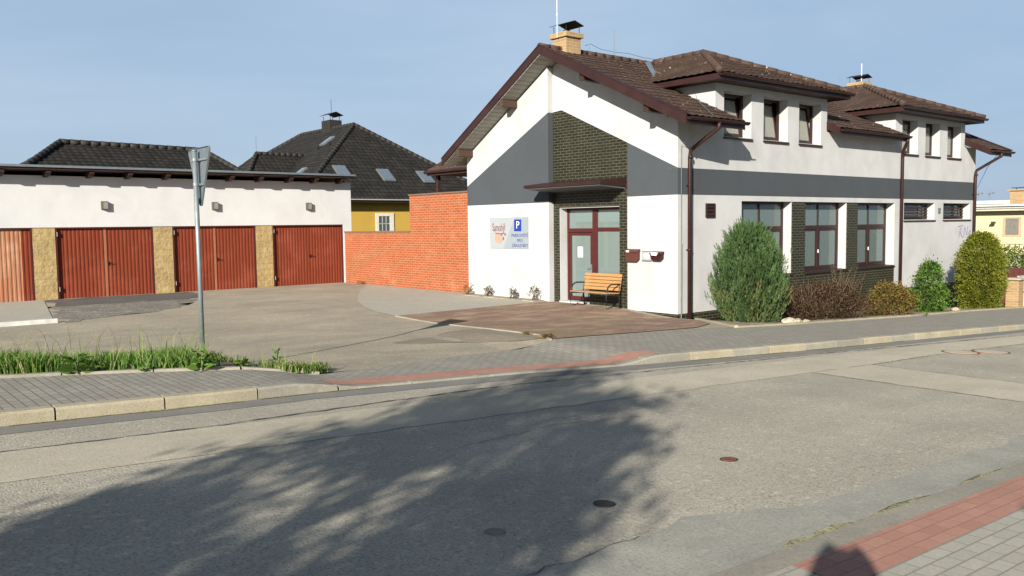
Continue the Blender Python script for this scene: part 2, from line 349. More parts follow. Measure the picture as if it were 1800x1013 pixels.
# tiled roof face: planar polygon (3-D), first edge = eave
def tile_face(mb, poly, tw=.24, th=.31, lift=.028, amp=.018, seg=4):
    P = [Vector(p) for p in poly]; eu = (P[1]-P[0]).normalized()
    n = Vector((0, 0, 0))
    for i in range(1, len(P)-1): n += (P[i]-P[0]).cross(P[i+1]-P[0])
    n.normalize()
    if n.z < 0: n = -n
    ev = n.cross(eu).normalized()
    if ev.z < 0: ev = -ev
    q = [((p-P[0]).dot(eu), (p-P[0]).dot(ev)) for p in P]
    u0, u1 = min(a for a, _ in q), max(a for a, _ in q); v0, v1 = min(b for _, b in q), max(b for _, b in q)
    ks = [i*tw/seg for i in range(math.floor(u0/tw)*seg, math.ceil(u1/tw)*seg+1)]
    prof = [0, .75, 1.0, .35] if seg == 4 else [0, 1]
    bm = bmesh.new(); uvl = bm.loops.layers.uv.new('UVMap'); rows = []
    for r in range(math.floor(v0/th), math.ceil(v1/th)):
        for (v, lf) in ((r*th, lift), ((r+1)*th, 0.)):
            rows.append((v, r, [bm.verts.new(P[0]+eu*u+ev*v+n*(lf+amp*prof[i % seg]+.006*math.sin(r*12.9+i//seg*7.7))) for i, u in enumerate(ks)]))
    for k in range(len(rows)-1):
        (va, ra, A), (vb, rb, B) = rows[k], rows[k+1]
        for i in range(len(ks)-1):
            f = bm.faces.new((A[i], A[i+1], B[i+1], B[i]))
            cell = (i//seg+.5, (ra if ra == rb else rb)+.5)
            for lp in f.loops: lp[uvl].uv = cell
    for i in range(len(P)):
        a, b = P[i], P[(i+1) % len(P)]; e = (b-a).normalized(); no = e.cross(n)
        cen = sum(P, Vector())/len(P)
        if no.dot(cen-a) > 0: no = -no
        bmesh.ops.bisect_plane(bm, geom=bm.verts[:]+bm.edges[:]+bm.faces[:], plane_co=a, plane_no=no, clear_outer=True)
    bm.normal_update()
    if bm.faces and sum(f.normal.dot(n) for f in bm.faces) < 0: bmesh.ops.reverse_faces(bm, faces=bm.faces)
    bm.verts.index_update(); k = len(mb.v)
    if mb.uv is None: mb.uv = []
    mb.v += [tuple(v.co) for v in bm.verts]
    for f in bm.faces:
        mb.f.append(tuple(k+l.vert.index for l in f.loops)); mb.mi.append(0); mb.uv += [tuple(l[uvl].uv) for l in f.loops]
    bm.free()
def build_tiles(mb, name, mat, parent):
    uv = mb.uv; o = mb.build(name, mat, parent)
    if uv:
        L = o.data.uv_layers.new(name='UVMap'); flat = [c for p in uv for c in p]; L.data.foreach_set('uv', flat)
    return o
def ridge_caps(mb, a, b, r=.10, step=.36):
    a = Vector(a); b = Vector(b); L = (b-a).length; d = (b-a)/L; n = max(1, round(L/step)); s = L/n
    for i in range(n): mb.tube([a+d*(i*s-.02), a+d*((i+1)*s+.03)], [r*1.12, r*.95], 8)
    if mb.uv is not None: pass

# ------------------------------------------------------------------ the lie of the land
YB = [(-60, -2.6), (-15.1, -2.75), (-13.7, -3.1), (-11.8, -3.75), (-9, -3.05), (-7, -2.75), (-2.3, -2.45), (-1.4, -2.8), (.7, -2.9), (6.2, -2.9), (10.3, -2.7), (60, -2.7)]
YK = [(-60, -5.2), (-15.5, -4.99), (-13.5, -4.94), (-12.5, -4.85), (-9.4, -4.92), (-7.6, -5.10), (-6.4, -5.18), (-3.3, -5.37), (6.4, -5.62), (60, -6.6)]
yb = lambda x: lerp_poly(YB, x); yk = lambda x: lerp_poly(YK, x)
road_z = lambda x: -.045*max(-40, min(45, x))-.05
def crossing(x): return smooth01((x+12.6)/1.0)*(1-smooth01((x+7.6)/1.0))
def pave_z(x): c = crossing(x); return road_z(x)+.125*(1-c)+.022*c
def T(x, y):
    A = pave_z(x)
    if x > 0: B = .10*max(0, 1-x/1.2)+(-.045*x-.07)*min(1, x/1.2)
    else: B = .17
    z = A+(B-A)*smooth01((y-yb(x))/(6. if x < 0 else 6.-3.6*min(1, x/.8)))
    return z-.10*math.exp(-(x*x/3.+y*y/1.6))
def drape(name, poly, off, mat, res=.5, zf=None, kind='structure'):
    zf = zf or T; bm = bmesh.new(); vs = [bm.verts.new((p[0], p[1], 0)) for p in poly]; bm.faces.new(vs)
    bmesh.ops.triangulate(bm, faces=bm.faces)
    for ax in (0, 1):
        lo, hi = min(p[ax] for p in poly), max(p[ax] for p in poly); k = math.ceil(lo/res)
        while k*res < hi:
            co = [0, 0, 0]; co[ax] = k*res+1e-4; no = [0, 0, 0]; no[ax] = 1
            bmesh.ops.bisect_plane(bm, geom=bm.verts[:]+bm.edges[:]+bm.faces[:], plane_co=co, plane_no=no); k += 1
    for v in bm.verts: v.co.z = zf(v.co.x, v.co.y)+off
    bm.normal_update()
    for f in bm.faces:
        if f.normal.z < 0: f.normal_flip()
    me = bpy.data.meshes.new(name); bm.to_mesh(me); bm.free(); me.materials.append(mat)
    o = bpy.data.objects.new(name, me); COL.objects.link(o)
    if kind: o['kind'] = kind
    return o
def ragged(poly, amp, step=.5, seed=0):
    rr = random.Random(seed); out = []
    for (a, b) in zip(poly, poly[1:]+poly[:1]):
        L = math.hypot(b[0]-a[0], b[1]-a[1]); n = max(1, int(L/step))
        for i in range(n):
            t = i/n; j = amp if i else amp*.3
            out.append((a[0]+(b[0]-a[0])*t+rr.uniform(-j, j), a[1]+(b[1]-a[1])*t+rr.uniform(-j, j)))
    return out
frange = lambda a, b, s: [a+i*s for i in range(int(round((b-a)/s))+1)]
rz2 = lambda x, y: road_z(x)

# ---- ground, road, pavements
def build_land():
    xs = [-400, -200, -100, -60]+frange(-40, 45, 1.25)+[60, 90, 150, 300, 600]; ys = [-200, -100, -50]+frange(-30, 60, 1.25)+[90, 150, 300, 700]
    mb = MB(); n = len(ys)
    for x in xs:
        for y in ys:
            z = road_z(x) if y < -2 else T(x, y)
            mb.v.append((x, y, z-.14))
    for i in range(len(xs)-1):
        for j in range(n-1): mb.f.append((i*n+j, (i+1)*n+j, (i+1)*n+j+1, i*n+j+1)); mb.mi.append(0)
    tag(mb.build('ground', EARTH, smooth=True), kind='structure')
    X = frange(-40, 45, .5)
    def strip(name, f0, f1, zf, mat, n=4, X=X):
        mb = MB(); m = n+1
        for x in X:
            a, b = f0(x), f1(x)
            for j in range(m): mb.v.append((x, a+(b-a)*j/n, zf(x)))
        for i in range(len(X)-1):
            for j in range(n): mb.f.append((i*m+j, (i+1)*m+j, (i+1)*m+j+1, i*m+j+1)); mb.mi.append(0)
        return tag(mb.build(name, mat, smooth=True), kind='structure')
    strip('road', lambda x: -11.10, lambda x: yk(x)+.06, road_z, ASPH, 8)
    rr = random.Random(3)
    wob = {x: rr.uniform(-.03, .03) for x in frange(-40, 45, .25)}
    Xf = frange(-40, 45, .25)
    strip('pale_wheel_track', lambda x: -7.02+wob[x], lambda x: -6.03+.5*wob[x]-.02*max(0, x+4), lambda x: road_z(x)+.004, LASPH, 2, Xf)
    strip('gutter', lambda x: yk(x)-.36+.4*wob[x], lambda x: yk(x)+.02, lambda x: road_z(x)+.004, GREYCONC, 1, Xf)
    # the seam in the asphalt: a thin dark, slightly crooked line
    mb = MB(); pr = None
    cy = lambda x: lerp_poly([(-40, -6.1), (-15.6, -6.06), (-13.8, -5.99), (-12.2, -5.79), (-10, -5.6), (-6.8, -5.7), (-2.2, -5.86), (4.5, -6.28), (40, -7.5)], x)
    for x in frange(-24, 20, .12):
        w = .012+rr.uniform(-.008, .008); y = cy(x)+rr.uniform(-.018, .018); cur = (x, y-w, y+w)
        if pr: mb.quad((pr[0], pr[1], road_z(pr[0])+.009), (x, y-w, road_z(x)+.009), (x, y+w, road_z(x)+.009), (pr[0], pr[2], road_z(pr[0])+.009))
        pr = cur
    tag(mb.build('asphalt_seam', DARKA), kind='structure')
    def crack(pts, w0, seed, nm='road_crack'):
        r_ = random.Random(seed); m = MB(); P = []
        for a, b in zip(pts, pts[1:]):
            n = max(2, int(math.hypot(b[0]-a[0], b[1]-a[1])/.09))
            P += [(a[0]+(b[0]-a[0])*i/n+r_.gauss(0, .012), a[1]+(b[1]-a[1])*i/n+r_.gauss(0, .012), w0*r_.uniform(.25, 1.2)) for i in range(n)]
        for a, b in zip(P, P[1:]):
            t = Vector((b[0]-a[0], b[1]-a[1])).normalized(); q = (-t.y, t.x)
            m.quad(*[(p[0]+q[0]*p[2]*sg, p[1]+q[1]*p[2]*sg, road_z(p[0])+.0095) for p, sg in ((a, -1), (b, -1), (b, 1), (a, 1))])
        tag(m.build(nm, DARKA), kind='structure')
    crack([(-15.0, -10.49), (-13.8, -10.47), (-12.9, -10.40)], .004, 1)
    crack([(-12.7, -8.0), (-11.2, -7.7), (-10.1, -7.9)], .004, 3); crack([(-5.55, -7.05), (-5.58, -8.6), (-5.6, -10.4)], .007, 4); crack([(-3.85, -7.05), (-3.9, -9.2)], .009, 5); crack([(-3.85, -7.06), (-.5, -6.95), (4, -7.2)], .007, 6)
    crack([(-14.2, -6.9), (-12.9, -6.75)], .004, 8)
    drape('trench_patch', ragged([(-5.55, -7.04), (-3.85, -7.04), (-3.95, -10.62), (-5.6, -10.62)], .03, .3, 1), .0045, LASPH, .5, rz2)
    drape('asphalt_overlay', ragged([(-16.5, -10.55), (-15.2, -7.6), (-8.4, -7.15), (-8.9, -10.3)], .10, .35, 2), .003, ASPH, .5, rz2)
    # far pavement, kerb, tactile strip
    kin = lambda x: yk(x)+.15
    strip('pavement', kin, yb, pave_z, PAVE, 4, Xf)
    strip('tactile_strip', lambda x: kin(x)+.003, lambda x: kin(x)+.40, lambda x: pave_z(x)+.005, REDP, 1, frange(-12.0, -6.5, .25))
    mb = MB(); x = -40.
    while x < 44:
        x1 = x+.992; g = .010 if random.random() < .7 else .02; dz = rr.uniform(-.005, .005)
        k = len(mb.v); ns = 4; km = 0 if (x < -13.5 or (x > -6.2 and rr.random() < .35)) else 1
        for q in range(ns+1):
            px = x+(x1-g-x)*q/ns; py = yk(px); pz = pave_z(px)+dz*.5
            mb.v += [(px, py, road_z(px)-.15), (px, py, pz-.02), (px, py+.02, pz+.004), (px, py+.153, pz+.004), (px, py+.153, road_z(px)-.25)]
        for q in range(ns):
            for i in range(4): mb.f.append((k+q*5+i, k+q*5+5+i, k+q*5+6+i, k+q*5+i+1)); mb.mi.append(km)
        e = k+ns*5; mb.f += [(k, k+1, k+2, k+3, k+4), (e+4, e+3, e+2, e+1, e)]; mb.mi += [km, km]; x += 1.0
    tag(fixn(mb.build('kerb', [CONC, GREYK])), kind='structure')
    # edging between pavement and yard
    # near side: gutter, flush kerb, red strip, pavers
    ng0 = lambda x: lerp_poly([(-40, -9.6), (-15.2, -10.5), (-13.8, -10.47), (-12.4, -10.35), (-11.5, -10.64), (40, -10.62)], x)
    strip('near_gutter', lambda x: -11.08, lambda x: ng0(x)+1.6*wob[x], lambda x: road_z(x)+.005, NEARCONC, 2, Xf)
    strip('near_kerb', lambda x: -11.26, lambda x: -11.08, lambda x: road_z(x)+.03, GREYK, 1)
    mb = MB()
    for x in X[:-1]: mb.quad((x, -11.08, road_z(x)-.1), (x+.5, -11.08, road_z(x+.5)-.1), (x+.5, -11.08, road_z(x+.5)+.03), (x, -11.08, road_z(x)+.03))
    tag(mb.build('near_kerb_face', CONC), kind='structure')
    strip('near_tactile_strip', lambda x: -11.60, lambda x: -11.26, lambda x: road_z(x)+.034, REDP, 1, frange(-12.75, 30.25, .5))
    strip('near_pavement', lambda x: -16., lambda x: -11.26, lambda x: road_z(x)+.030, PAVE2, 4)
    GRIT = ground_mat('mossy_grit', (.34, .30, .17), (.22, .21, .11), .9, 30, 3., .8)
    r9 = random.Random(12)
    for a, b, w in ((-12.5, -11.7, .11), (-11.75, -10.6, .07), (-10.3, -9.2, .06), (-8.7, -7.2, .05)):
        n = 9; up_ = [(a+(b-a)*i/n, -11.075+w*(.35+.65*math.sin(math.pi*(i+.3)/(n+.6)))*r9.uniform(.55, 1.2)) for i in range(n+1)]
        drape('gutter_grit', [(a, -11.079)]+[(b, -11.079)]+list(reversed(up_)), .011, GRIT, .4, rz2)
    for a, b, w in ((-15.4, -13.2, .05), (-13.0, -11.4, .04), (-6.2, -3.5, .06), (-3.0, .5, .05)):
        n = 12; lo_ = [(a+(b-a)*i/n, yk(a+(b-a)*i/n)-.004-w*r9.uniform(.25, 1.1)) for i in range(n+1)]
        drape('gutter_grit', lo_+[(x_, yk(x_)-.002) for x_ in (b, (a+b)/2, a)], .009, GRIT, .4, rz2)
    # yard
    yx = frange(-40, 0, 1.0)
    drape('yard', [(x, yb(x)) for x in yx]+[(0, 17.2), (-40, 17.2)], .0, YARDM, .6)
    drape('patio', ragged([(-5.45, 4.35), (-5.62, 3.0), (-5.85, .8), (-6.3, -2.0), (-6.7, -2.66), (-4.6, -2.55), (-2.35, -2.42), (-1.2, -1.9), (.05, -.45), (.05, 4.6)], .03, .8, 4), .016, PATIO, .4)
    drape('paver_area', [(.0, 15.2), (-.5, 14.43), (-1.8, 12.6), (-2.95, 10.69), (-4.0, 8.9), (-4.8, 7.1), (-5.3, 5.6), (-5.5, 4.38), (-.7, 4.62), (-.2, 4.62), (-.2, 8.4), (0, 8.4)], .010, PAVE2, .5)
    drape('garage_apron', [(-40, 16.85), (-40, 9.6), (-12.1, 9.3), (-10.85, 16.85)], .012, PAVE2, .6)
    mb = MB(); mb.beam((-24, 9.45, T(-24, 9.45)+.03), (-12.05, 9.2, T(-12, 9.2)+.03), .16, .14); tag(bevel(mb.build('apron_edging', simple('white_kerb', (.46, .45, .42), .9, var=.2, scale=5)), .01), kind='structure')
    drape('gravel_patch', ragged([(-12.0, 8.9), (-9.2, 10.3), (-7.6, 12.6), (-7.2, 14.2), (-11.2, 14.2)], .25, .4, 6), .006, GRAVEL, .5)
    drape('tar_patch', ragged([(-11.1, 14.0), (-7.4, 13.8), (-6.2, 15.4), (-6.4, 16.7), (-10.75, 16.8)], .16, .4, 7), .011, DARKA, .5)
    drape('tar_stain', ragged([(-8.6, -.6), (-6.6, -2.5), (-6.35, -2.0), (-6.05, .3), (-6.9, 0.2)], .12, .3, 8), .006, YARD2, .4)
    # edging stones of the patio
    mb = MB(); E_ = [(-5.5, 4.35), (-5.66, 3.0), (-5.89, .8), (-6.34, -2.0), (-6.72, -2.7)]
    for a, b in zip(E_, E_[1:]):
        n = 6
        for i in range(n):
            p = [a[j]+(b[j]-a[j])*i/n for j in (0, 1)]; q = [a[j]+(b[j]-a[j])*(i+.97)/n for j in (0, 1)]
            mb.beam((p[0], p[1], T(*p)-.026), (q[0], q[1], T(*q)-.026), .035, .10)
    tag(mb.build('patio_edging', GREYK), kind='structure')
    bx = frange(-1.4, 17.6, .5)
    drape('planting_bed', [(x, yb(x)) for x in bx]+[(17.6, .3), (.05, .3), (.05, -.45)], .004, SOIL, .4)
    mb = MB()
    for a, b in zip(bx, bx[1:]): mb.beam((a+.01, yb(a)+.05, pave_z(a)-.01), (b-.01, yb(b)+.05, pave_z(b)-.01), .10, .09)
    mb.beam((-1.4, -2.75, pave_z(-1.4)), (.1, -.5, T(.1, -.5)+.02), .08, .10)
    tag(mb.build('bed_edging', CONC), kind='structure')
    mb = MB()
    for a, b in zip(frange(-24, -12.25, .95), frange(-23.05, -11.3, .95)):
        mb.beam((a+.01, yb(a)+.06, pave_z(a)-.012), (b-.01, yb(b)+.06, pave_z(b)-.012), .10, .09)
    tag(mb.build('grass_edging', GREYK), kind='structure')
    drape('verge_soil', [(x, yb(x)+.1) for x in frange(-24, -11.6, .4)]+[(-11.4, -3.2), (-12.4, -1.7), (-13.5, -.7), (-24, -.2)], .02, EARTH, .5)
    mb = MB(); mb.box((-.62, 4.75, 0), (-.2, 8.35, .205)); tag(mb.build('wall_foot_soil', SOIL), kind='structure')
YARD2 = ground_mat('worn_yard_asphalt', (.255, .212, .155), (.19, .16, .12), .5, 40, .8, .3)
build_land()

# ------------------------------------------------------------------ the house
ZR = lambda y: 7.25-.47*(4.17-y)      # top plane of the street-side slope
ZL = lambda y: 7.25-.585*(y-4.17)     # top plane of the yard-side slope
def wall_cells(mb, y0, y1, x0, x1, z0, z1, holes, m=0):
    zs = sorted({z0, z1, *[h[2] for h in holes if z0 < h[2] < z1], *[h[3] for h in holes if z0 < h[3] < z1]})
    for za, zb in zip(zs, zs[1:]):
        zc = (za+zb)/2; cut = sorted([(h[0], h[1]) for h in holes if h[2] < zc < h[3]]); x = x0
        for a, b in cut:
            if a > x: mb.box((x, y0, za), (a, y1, zb), m)
            x = max(x, b)
        if x < x1: mb.box((x, y0, za), (x1, y1, zb), m)
def frame_rect(mb, x0, x1, z0, z1, y, w=.07, d=.06):
    mb.box((x0, y, z0), (x1, y+d, z0+w)).box((x0, y, z1-w), (x1, y+d, z1)).box((x0, y, z0+w), (x0+w, y+d, z1-w)).box((x1-w, y, z0+w), (x1, y+d, z1-w))
def curtain(x0, x1, z0, z1, y, parent, mat=None, per=.11, amp=.03, name='curtain'):
    mb = MB(); n = max(4, int((x1-x0)/per*6)); rr = random.Random(x0*13+z0)
    ph = rr.uniform(0, 6)
    for i in range(n+1):
        x = x0+(x1-x0)*i/n; yy = y+amp*math.sin(i*math.pi/3+ph)+.3*amp*math.sin(i*1.9)
        mb.v += [(x, yy, z0), (x, yy, z1)]
    for i in range(n): mb.f.append((2*i, 2*i+2, 2*i+3, 2*i+1)); mb.mi.append(0)
    o = mb.build(name, mat or CURT, parent, True); return o
FD = .27
def house():
    H = empty('house'); tag(H, 'white and grey house with brown tiled roof, dormers and a dark brick entrance', 'house')
    L = 17.17; TH = .34
    win = [(2.63, 5.03, .92, 2.95), (5.68, 8.03, .92, 2.95), (8.65, 11.03, .92, 2.95)]
    slit = [(11.66, 13.9, 2.40, 2.97), (14.58, 16.78, 2.40, 2.97)]
    up1 = [(1.84, 3.04, 4.62, 5.78), (3.60, 4.76, 4.62, 5.78), (5.33, 6.49, 4.62, 5.78)]
    up2 = [(11.44, 12.54, 4.60, 5.74), (13.10, 14.18, 4.60, 5.74), (14.78, 15.85, 4.60, 5.74)]
    # street wall
    w = MB()
    wall_cells(w, 0, TH, 0, 2.63, .115, 3.09, [])
    wall_cells(w, 0, TH, 2.63, 11.03, 2.95, 3.09, [])
    wall_cells(w, 0, TH, 11.03, L, .115, 3.09, slit)
    wall_cells(w, 0, TH, 0, L, 3.75, 4.55, [])
    wall_cells(w, 0, TH, 0, L, 4.55, 5.02, up1+up2)
    wall_cells(w, 0, TH, 1.48, 6.81, 5.02, 6.04, up1)
    wall_cells(w, 0, TH, 10.98, 16.20, 5.02, 5.98, up2)
    for x0, x1, zt in ((1.48, 6.81, 6.04), (10.98, 16.20, 5.98)):    # dormer cheeks
        for xa, xb in ((x0, x0+.28), (x1-.28, x1)): w.prism([(xa, TH, 5.0), (xa, 2.2, 5.0), (xa, 2.2, zt), (xa, TH, zt)], (xb-xa, 0, 0))
    # reveals of the brick bay are rendered white
    for (a, b, z0, z1) in win: w.box((b-.012, .018, z0), (b, TH, z1-.001)); w.box((a, .018, z0), (a+.012, TH, z1-.001))
    # entrance gable: right half flush with the corner, left half stands 0.2 m forward
    wl = lambda pts, x, d: w.prism([(x, y, z) for y, z in pts], (d, 0, 0))
    wl([(TH, .115), (1.68, .115), (1.68, 3.09), (TH, 3.09)], 0, .30)
    wl([(TH, 3.75+.448*TH), (1.68, 4.50), (4.17, 5.60), (4.53, 5.58), (4.53, 6.85), (4.17, 7.02), (TH, ZR(TH)-.24)], 0, .30)
    XL = -.2
    wl([(4.53, .10), (8.40, .10), (8.40, 3.02), (4.53, 3.02)], XL, .5)
    wl([(8.40, 3.63), (8.40, ZL(8.4)-.22), (4.53, ZL(4.53)-.22), (4.53, 5.56)], XL, .5)
    w.box((.3, 4.53, .10), (.31, 8.4, 3))
    w.box((0, 8.06, -.8), (L, 8.4, 4.55)); w.prism([(L-.3, TH, -1.2), (L-.3, 8.06, -1.2), (L-.3, 8.06, 4.5), (L-.3, 4.17, 6.98), (L-.3, TH, 5.1)], (.3, 0, 0))
    fixn(w.build('wall', WHITE, H))
    g = MB()
    g.box((0, 0, 3.09), (L, TH, 3.75))
    g.prism([(-.003, 0, 3.752), (-.003, TH, 3.752), (-.003, TH, 3.75+.448*TH)], (.02, 0, 0))
    g.prism([(0, TH, 3.09), (0, 1.68, 3.09), (0, 1.68, 4.50), (0, TH, 3.75+.448*TH)], (.30, 0, 0))
    g.prism([(XL, 4.53, 3.02), (XL, 8.40, 3.02), (XL, 8.40, 3.63), (XL, 4.53, 5.56)], (.5, 0, 0))
    fixn(g.build('painted_band', GREYP, H))
    b = MB(); PR = -.014
    b.box((2.63, PR, .115), (11.03, TH, .915))
    for a, c in ((5.03, 5.68), (8.03, 8.65)): b.box((a, PR, .915), (c, TH, 2.945))
    b.box((.02, .02, -1.3), (L-.02, TH, .113))
    b.box((PR+.03, .36, -.6), (.3, 1.68, .113))
    DL, DR, DT = 4.29, 1.95, 2.86
    b.prism([(PR, 1.68, .0), (PR, DR, .0), (PR, DR, DT), (PR, DL, DT), (PR, DL, .0), (PR, 4.528, .0), (PR, 4.528, 5.57), (PR, 4.17, 5.595), (PR, 1.68, 4.495)], (.30, 0, 0))
    b.box((.12, DR, .0), (.27, 3.22, .93))
    fixn(b.build('brick_cladding', CLAD, H))
    # white jamb of the entrance and threshold
    j = MB(); j.box((.004, DL-.018, .19), (FD+.02, DL, DT)); j.box((.004, DR, DT-.02), (FD, DL-.018, DT)); j.box((-.06, DR+1.3, .05), (FD, DL-.02, .21)); j.build('door_surround', WHITE, H)
    # inside: floors, back screen
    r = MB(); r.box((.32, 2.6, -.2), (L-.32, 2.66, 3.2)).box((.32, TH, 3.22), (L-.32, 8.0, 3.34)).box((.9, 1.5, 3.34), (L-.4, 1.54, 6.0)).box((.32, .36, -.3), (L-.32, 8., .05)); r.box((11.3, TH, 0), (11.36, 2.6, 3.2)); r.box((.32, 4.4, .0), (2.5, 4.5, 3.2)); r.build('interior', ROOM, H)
    # big windows
    for i, (a, c, z0, z1) in enumerate(win):
        f = MB(); fa, fc = a+.02, c-.02; zt = 2.21; mid = (fa+fc)/2
        frame_rect(f, fa, fc, z0, z1, FD, .08, .07)
        f.box((fa+.08, FD-.004, zt-.055), (fc-.08, FD+.066, zt+.055)); f.box((mid-.07, FD-.008, z0+.08), (mid+.07, FD+.062, zt-.055)); f.box((mid-.03, FD-.002, zt+.055), (mid+.03, FD+.06, z1-.08))
        for xa, xb in ((fa+.08, mid-.07), (mid+.07, fc-.08)):
            frame_rect(f, xa, xb, z0+.08, zt-.055, FD+.012, .055, .05)
        fo = bevel(f.build('window', WFRAME, H), .008, 2)
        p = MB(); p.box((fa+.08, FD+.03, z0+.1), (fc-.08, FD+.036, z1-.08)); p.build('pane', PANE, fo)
        hd = MB(); hd.box((mid-.03, FD-.04, 1.44), (mid-.012, FD-.01, 1.54)); hd.build('handle', WHITEP, fo)
        if i == 0: curtain(fa+.06, fc-.1, z0+.08, z1-.05, FD+.17, fo, BLIND, .13, .012, 'blind'); curtain(fc-.5, fc-.06, z0+.08, zt, FD+.13, fo)
        else: curtain(fc-.62, fc-.05, z0+.05, z1-.04, FD+.14, fo); curtain(fa+.05, fc-.5, z0+.05, z1-.04, FD+.16, fo, NET, .16, .03, 'net_curtain')
        s = MB(); s.prism([(a, -.06, z0-.03), (a, FD, z0+.01), (a, FD, z0-.02), (a, -.06, z0-.06)], (c-a, 0, 0)); fixn(s.build('window_sill', BROWN, H))
    for (a, c, z0, z1) in slit:
        f = MB(); frame_rect(f, a+.02, c-.02, z0, z1, FD, .07, .06); fo = f.build('window', WFRAME, H)
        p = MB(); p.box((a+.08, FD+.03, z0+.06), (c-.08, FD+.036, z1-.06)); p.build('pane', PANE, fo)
        curtain(c-1.2, c-.15, z0+.05, z1-.05, FD+.12, fo)
        gr = MB()
        for k in range(5): zz = z0+.07+k*.105; gr.box((a+.03, FD-.075, zz), (c-.10, FD-.05, zz+.045))
        gr.box((a+.3, FD-.05, z0+.03), (a+.34, FD-.03, z1-.03)).box((c-.5, FD-.05, z0+.03), (c-.46, FD-.03, z1-.03))
        gr.build('window_grille', DBROWN, fo)
        s = MB(); s.prism([(a-.03, -.05, z0-.03), (a-.03, FD, z0+.01), (a-.03, FD, z0-.02), (a-.03, -.05, z0-.06)], (c-a+.06, 0, 0)); fixn(s.build('window_sill', BROWN, H))
    for ws, tilt in ((up1, 1), (up2, 0)):
        for (a, c, z0, z1) in ws:
            f = MB(); frame_rect(f, a+.01, c-.01, z0, z1, FD, .07, .06); fo = f.build('window', WFRAME, H)
            sh = MB(); frame_rect(sh, a+.07, c-.07, z0+.06, z1-.06, FD+.0, .07, .05); so_ = sh.build('sash', WFRAME, fo)
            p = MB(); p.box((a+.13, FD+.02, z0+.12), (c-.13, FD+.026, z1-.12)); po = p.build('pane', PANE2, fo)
            if tilt:
                M = Matrix.Translation((0, FD+.02, z0+.07)) @ Matrix.Rotation(R(-9), 4, 'X') @ Matrix.Translation((0, -FD-.02, -z0-.07))
                so_.data.transform(M); po.data.transform(M)
            curtain(a+.05, c-.05, z0+.02, z1-.04, FD+(.21 if tilt else .11), fo, CURT if tilt else BLIND, .12, .03, 'curtain' if tilt else 'blind')
            s = MB(); s.prism([(a-.02, -.05, z0-.02), (a-.02, FD, z0+.01), (a-.02, FD, z0-.02), (a-.02, -.05, z0-.07)], (c-a+.04, 0, 0)); fixn(s.build('window_sill', BROWN, H))
    # entrance
    d = MB(); X0, X1 = FD, FD+.07
    def yb_(y0, y1, z0, z1, dx=0): d.box((X0+dx, y0, z0), (X1, y1, z1))
    yb_(4.20, 4.27, .21, 2.84); yb_(DR-.12, 4.20, 2.77, 2.84); yb_(3.06, 3.24, .93, 2.77, -.01); yb_(3.06, 3.24, .21, .93, -.002); yb_(3.24, 4.20, 2.16, 2.27, -.006); yb_(DR-.12, 3.06, 2.19, 2.29, -.006); yb_(DR-.12, 3.06, .93, 1.0); yb_(DR-.12, DR+.04, 1.0, 2.77, .01)
    do = bevel(d.build('door_frame', FRAME, H), .008, 2)
    lf = MB(); y0, y1, z0, z1 = 3.25, 4.19, .22, 2.15
    for q in ((y0, y1, z0, z0+.12), (y0, y1, z1-.08, z1), (y0, y0+.09, z0+.12, z1-.08), (y1-.09, y1, z0+.12, z1-.08)): lf.box((X0+.008, q[0], q[2]), (X1-.008, q[1], q[3]))
    lo = bevel(lf.build('door', FRAME, H), .01, 2)
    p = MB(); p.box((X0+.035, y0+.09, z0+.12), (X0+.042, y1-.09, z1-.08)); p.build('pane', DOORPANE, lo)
    n = MB(); n.box((X0+.025, 3.66, 1.45), (X0+.034, 3.86, 1.75)); n.build('paper_notice', PAPER, lo)
    h = MB(); h.box((X0-.015, 3.27, 1.02), (X0+.008, 3.31, 1.26)); h.tube([(X0-.01, 3.29, 1.16), (X0-.06, 3.29, 1.16), (X0-.06, 3.42, 1.16)], .011, 8); h.build('handle', METAL, lo)
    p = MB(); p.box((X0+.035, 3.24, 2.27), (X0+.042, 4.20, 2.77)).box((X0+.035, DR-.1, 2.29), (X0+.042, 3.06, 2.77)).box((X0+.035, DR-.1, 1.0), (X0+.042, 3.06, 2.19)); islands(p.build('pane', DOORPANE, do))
    # canopy: brown sheet cover over a pale slab
    c = MB(); c.prism([(-.96, 1.72, 3.375), (-.96, 4.65, 3.375), (-.02, 4.65, 3.30), (-.02, 1.72, 3.30)], (0, 0, .045)); co = fixn(c.build('canopy', SOFF2, H))
    c = MB(); c.prism([(-1.0, 1.69, 3.405), (-1.0, 1.69, 3.485), (-.02, 1.69, 3.60), (-.02, 1.69, 3.35)], (0, 3.0, 0)); fixn(c.build('cover_sheet', BROWN, co))
    # ---- roof
    XA, XB = -.80, 17.97; RY = 4.17; EV = -.90
    tmb = MB()
    P_ = lambda x, y: (x, y, ZR(y))
    spans = [(XA, 1.46, EV), (1.46, 6.83, 1.2), (6.83, 10.96, -.42), (10.96, 16.22, 1.2), (16.22, XB, EV)]
    for a, c, y0 in spans: tile_face(tmb, [P_(a, y0), P_(c, y0), P_(c, RY), P_(a, RY)])
    Q_ = lambda x, y: (x, y, ZL(y))
    tile_face(tmb, [Q_(XB, 8.9), Q_(XA, 8.9), Q_(XA, RY), Q_(XB, RY)])
    # dormer roofs
    dorm = [(1.48, 6.81, 6.12, 1.25), (10.98, 16.20, 6.03, 1.22)]
    CAPS = []
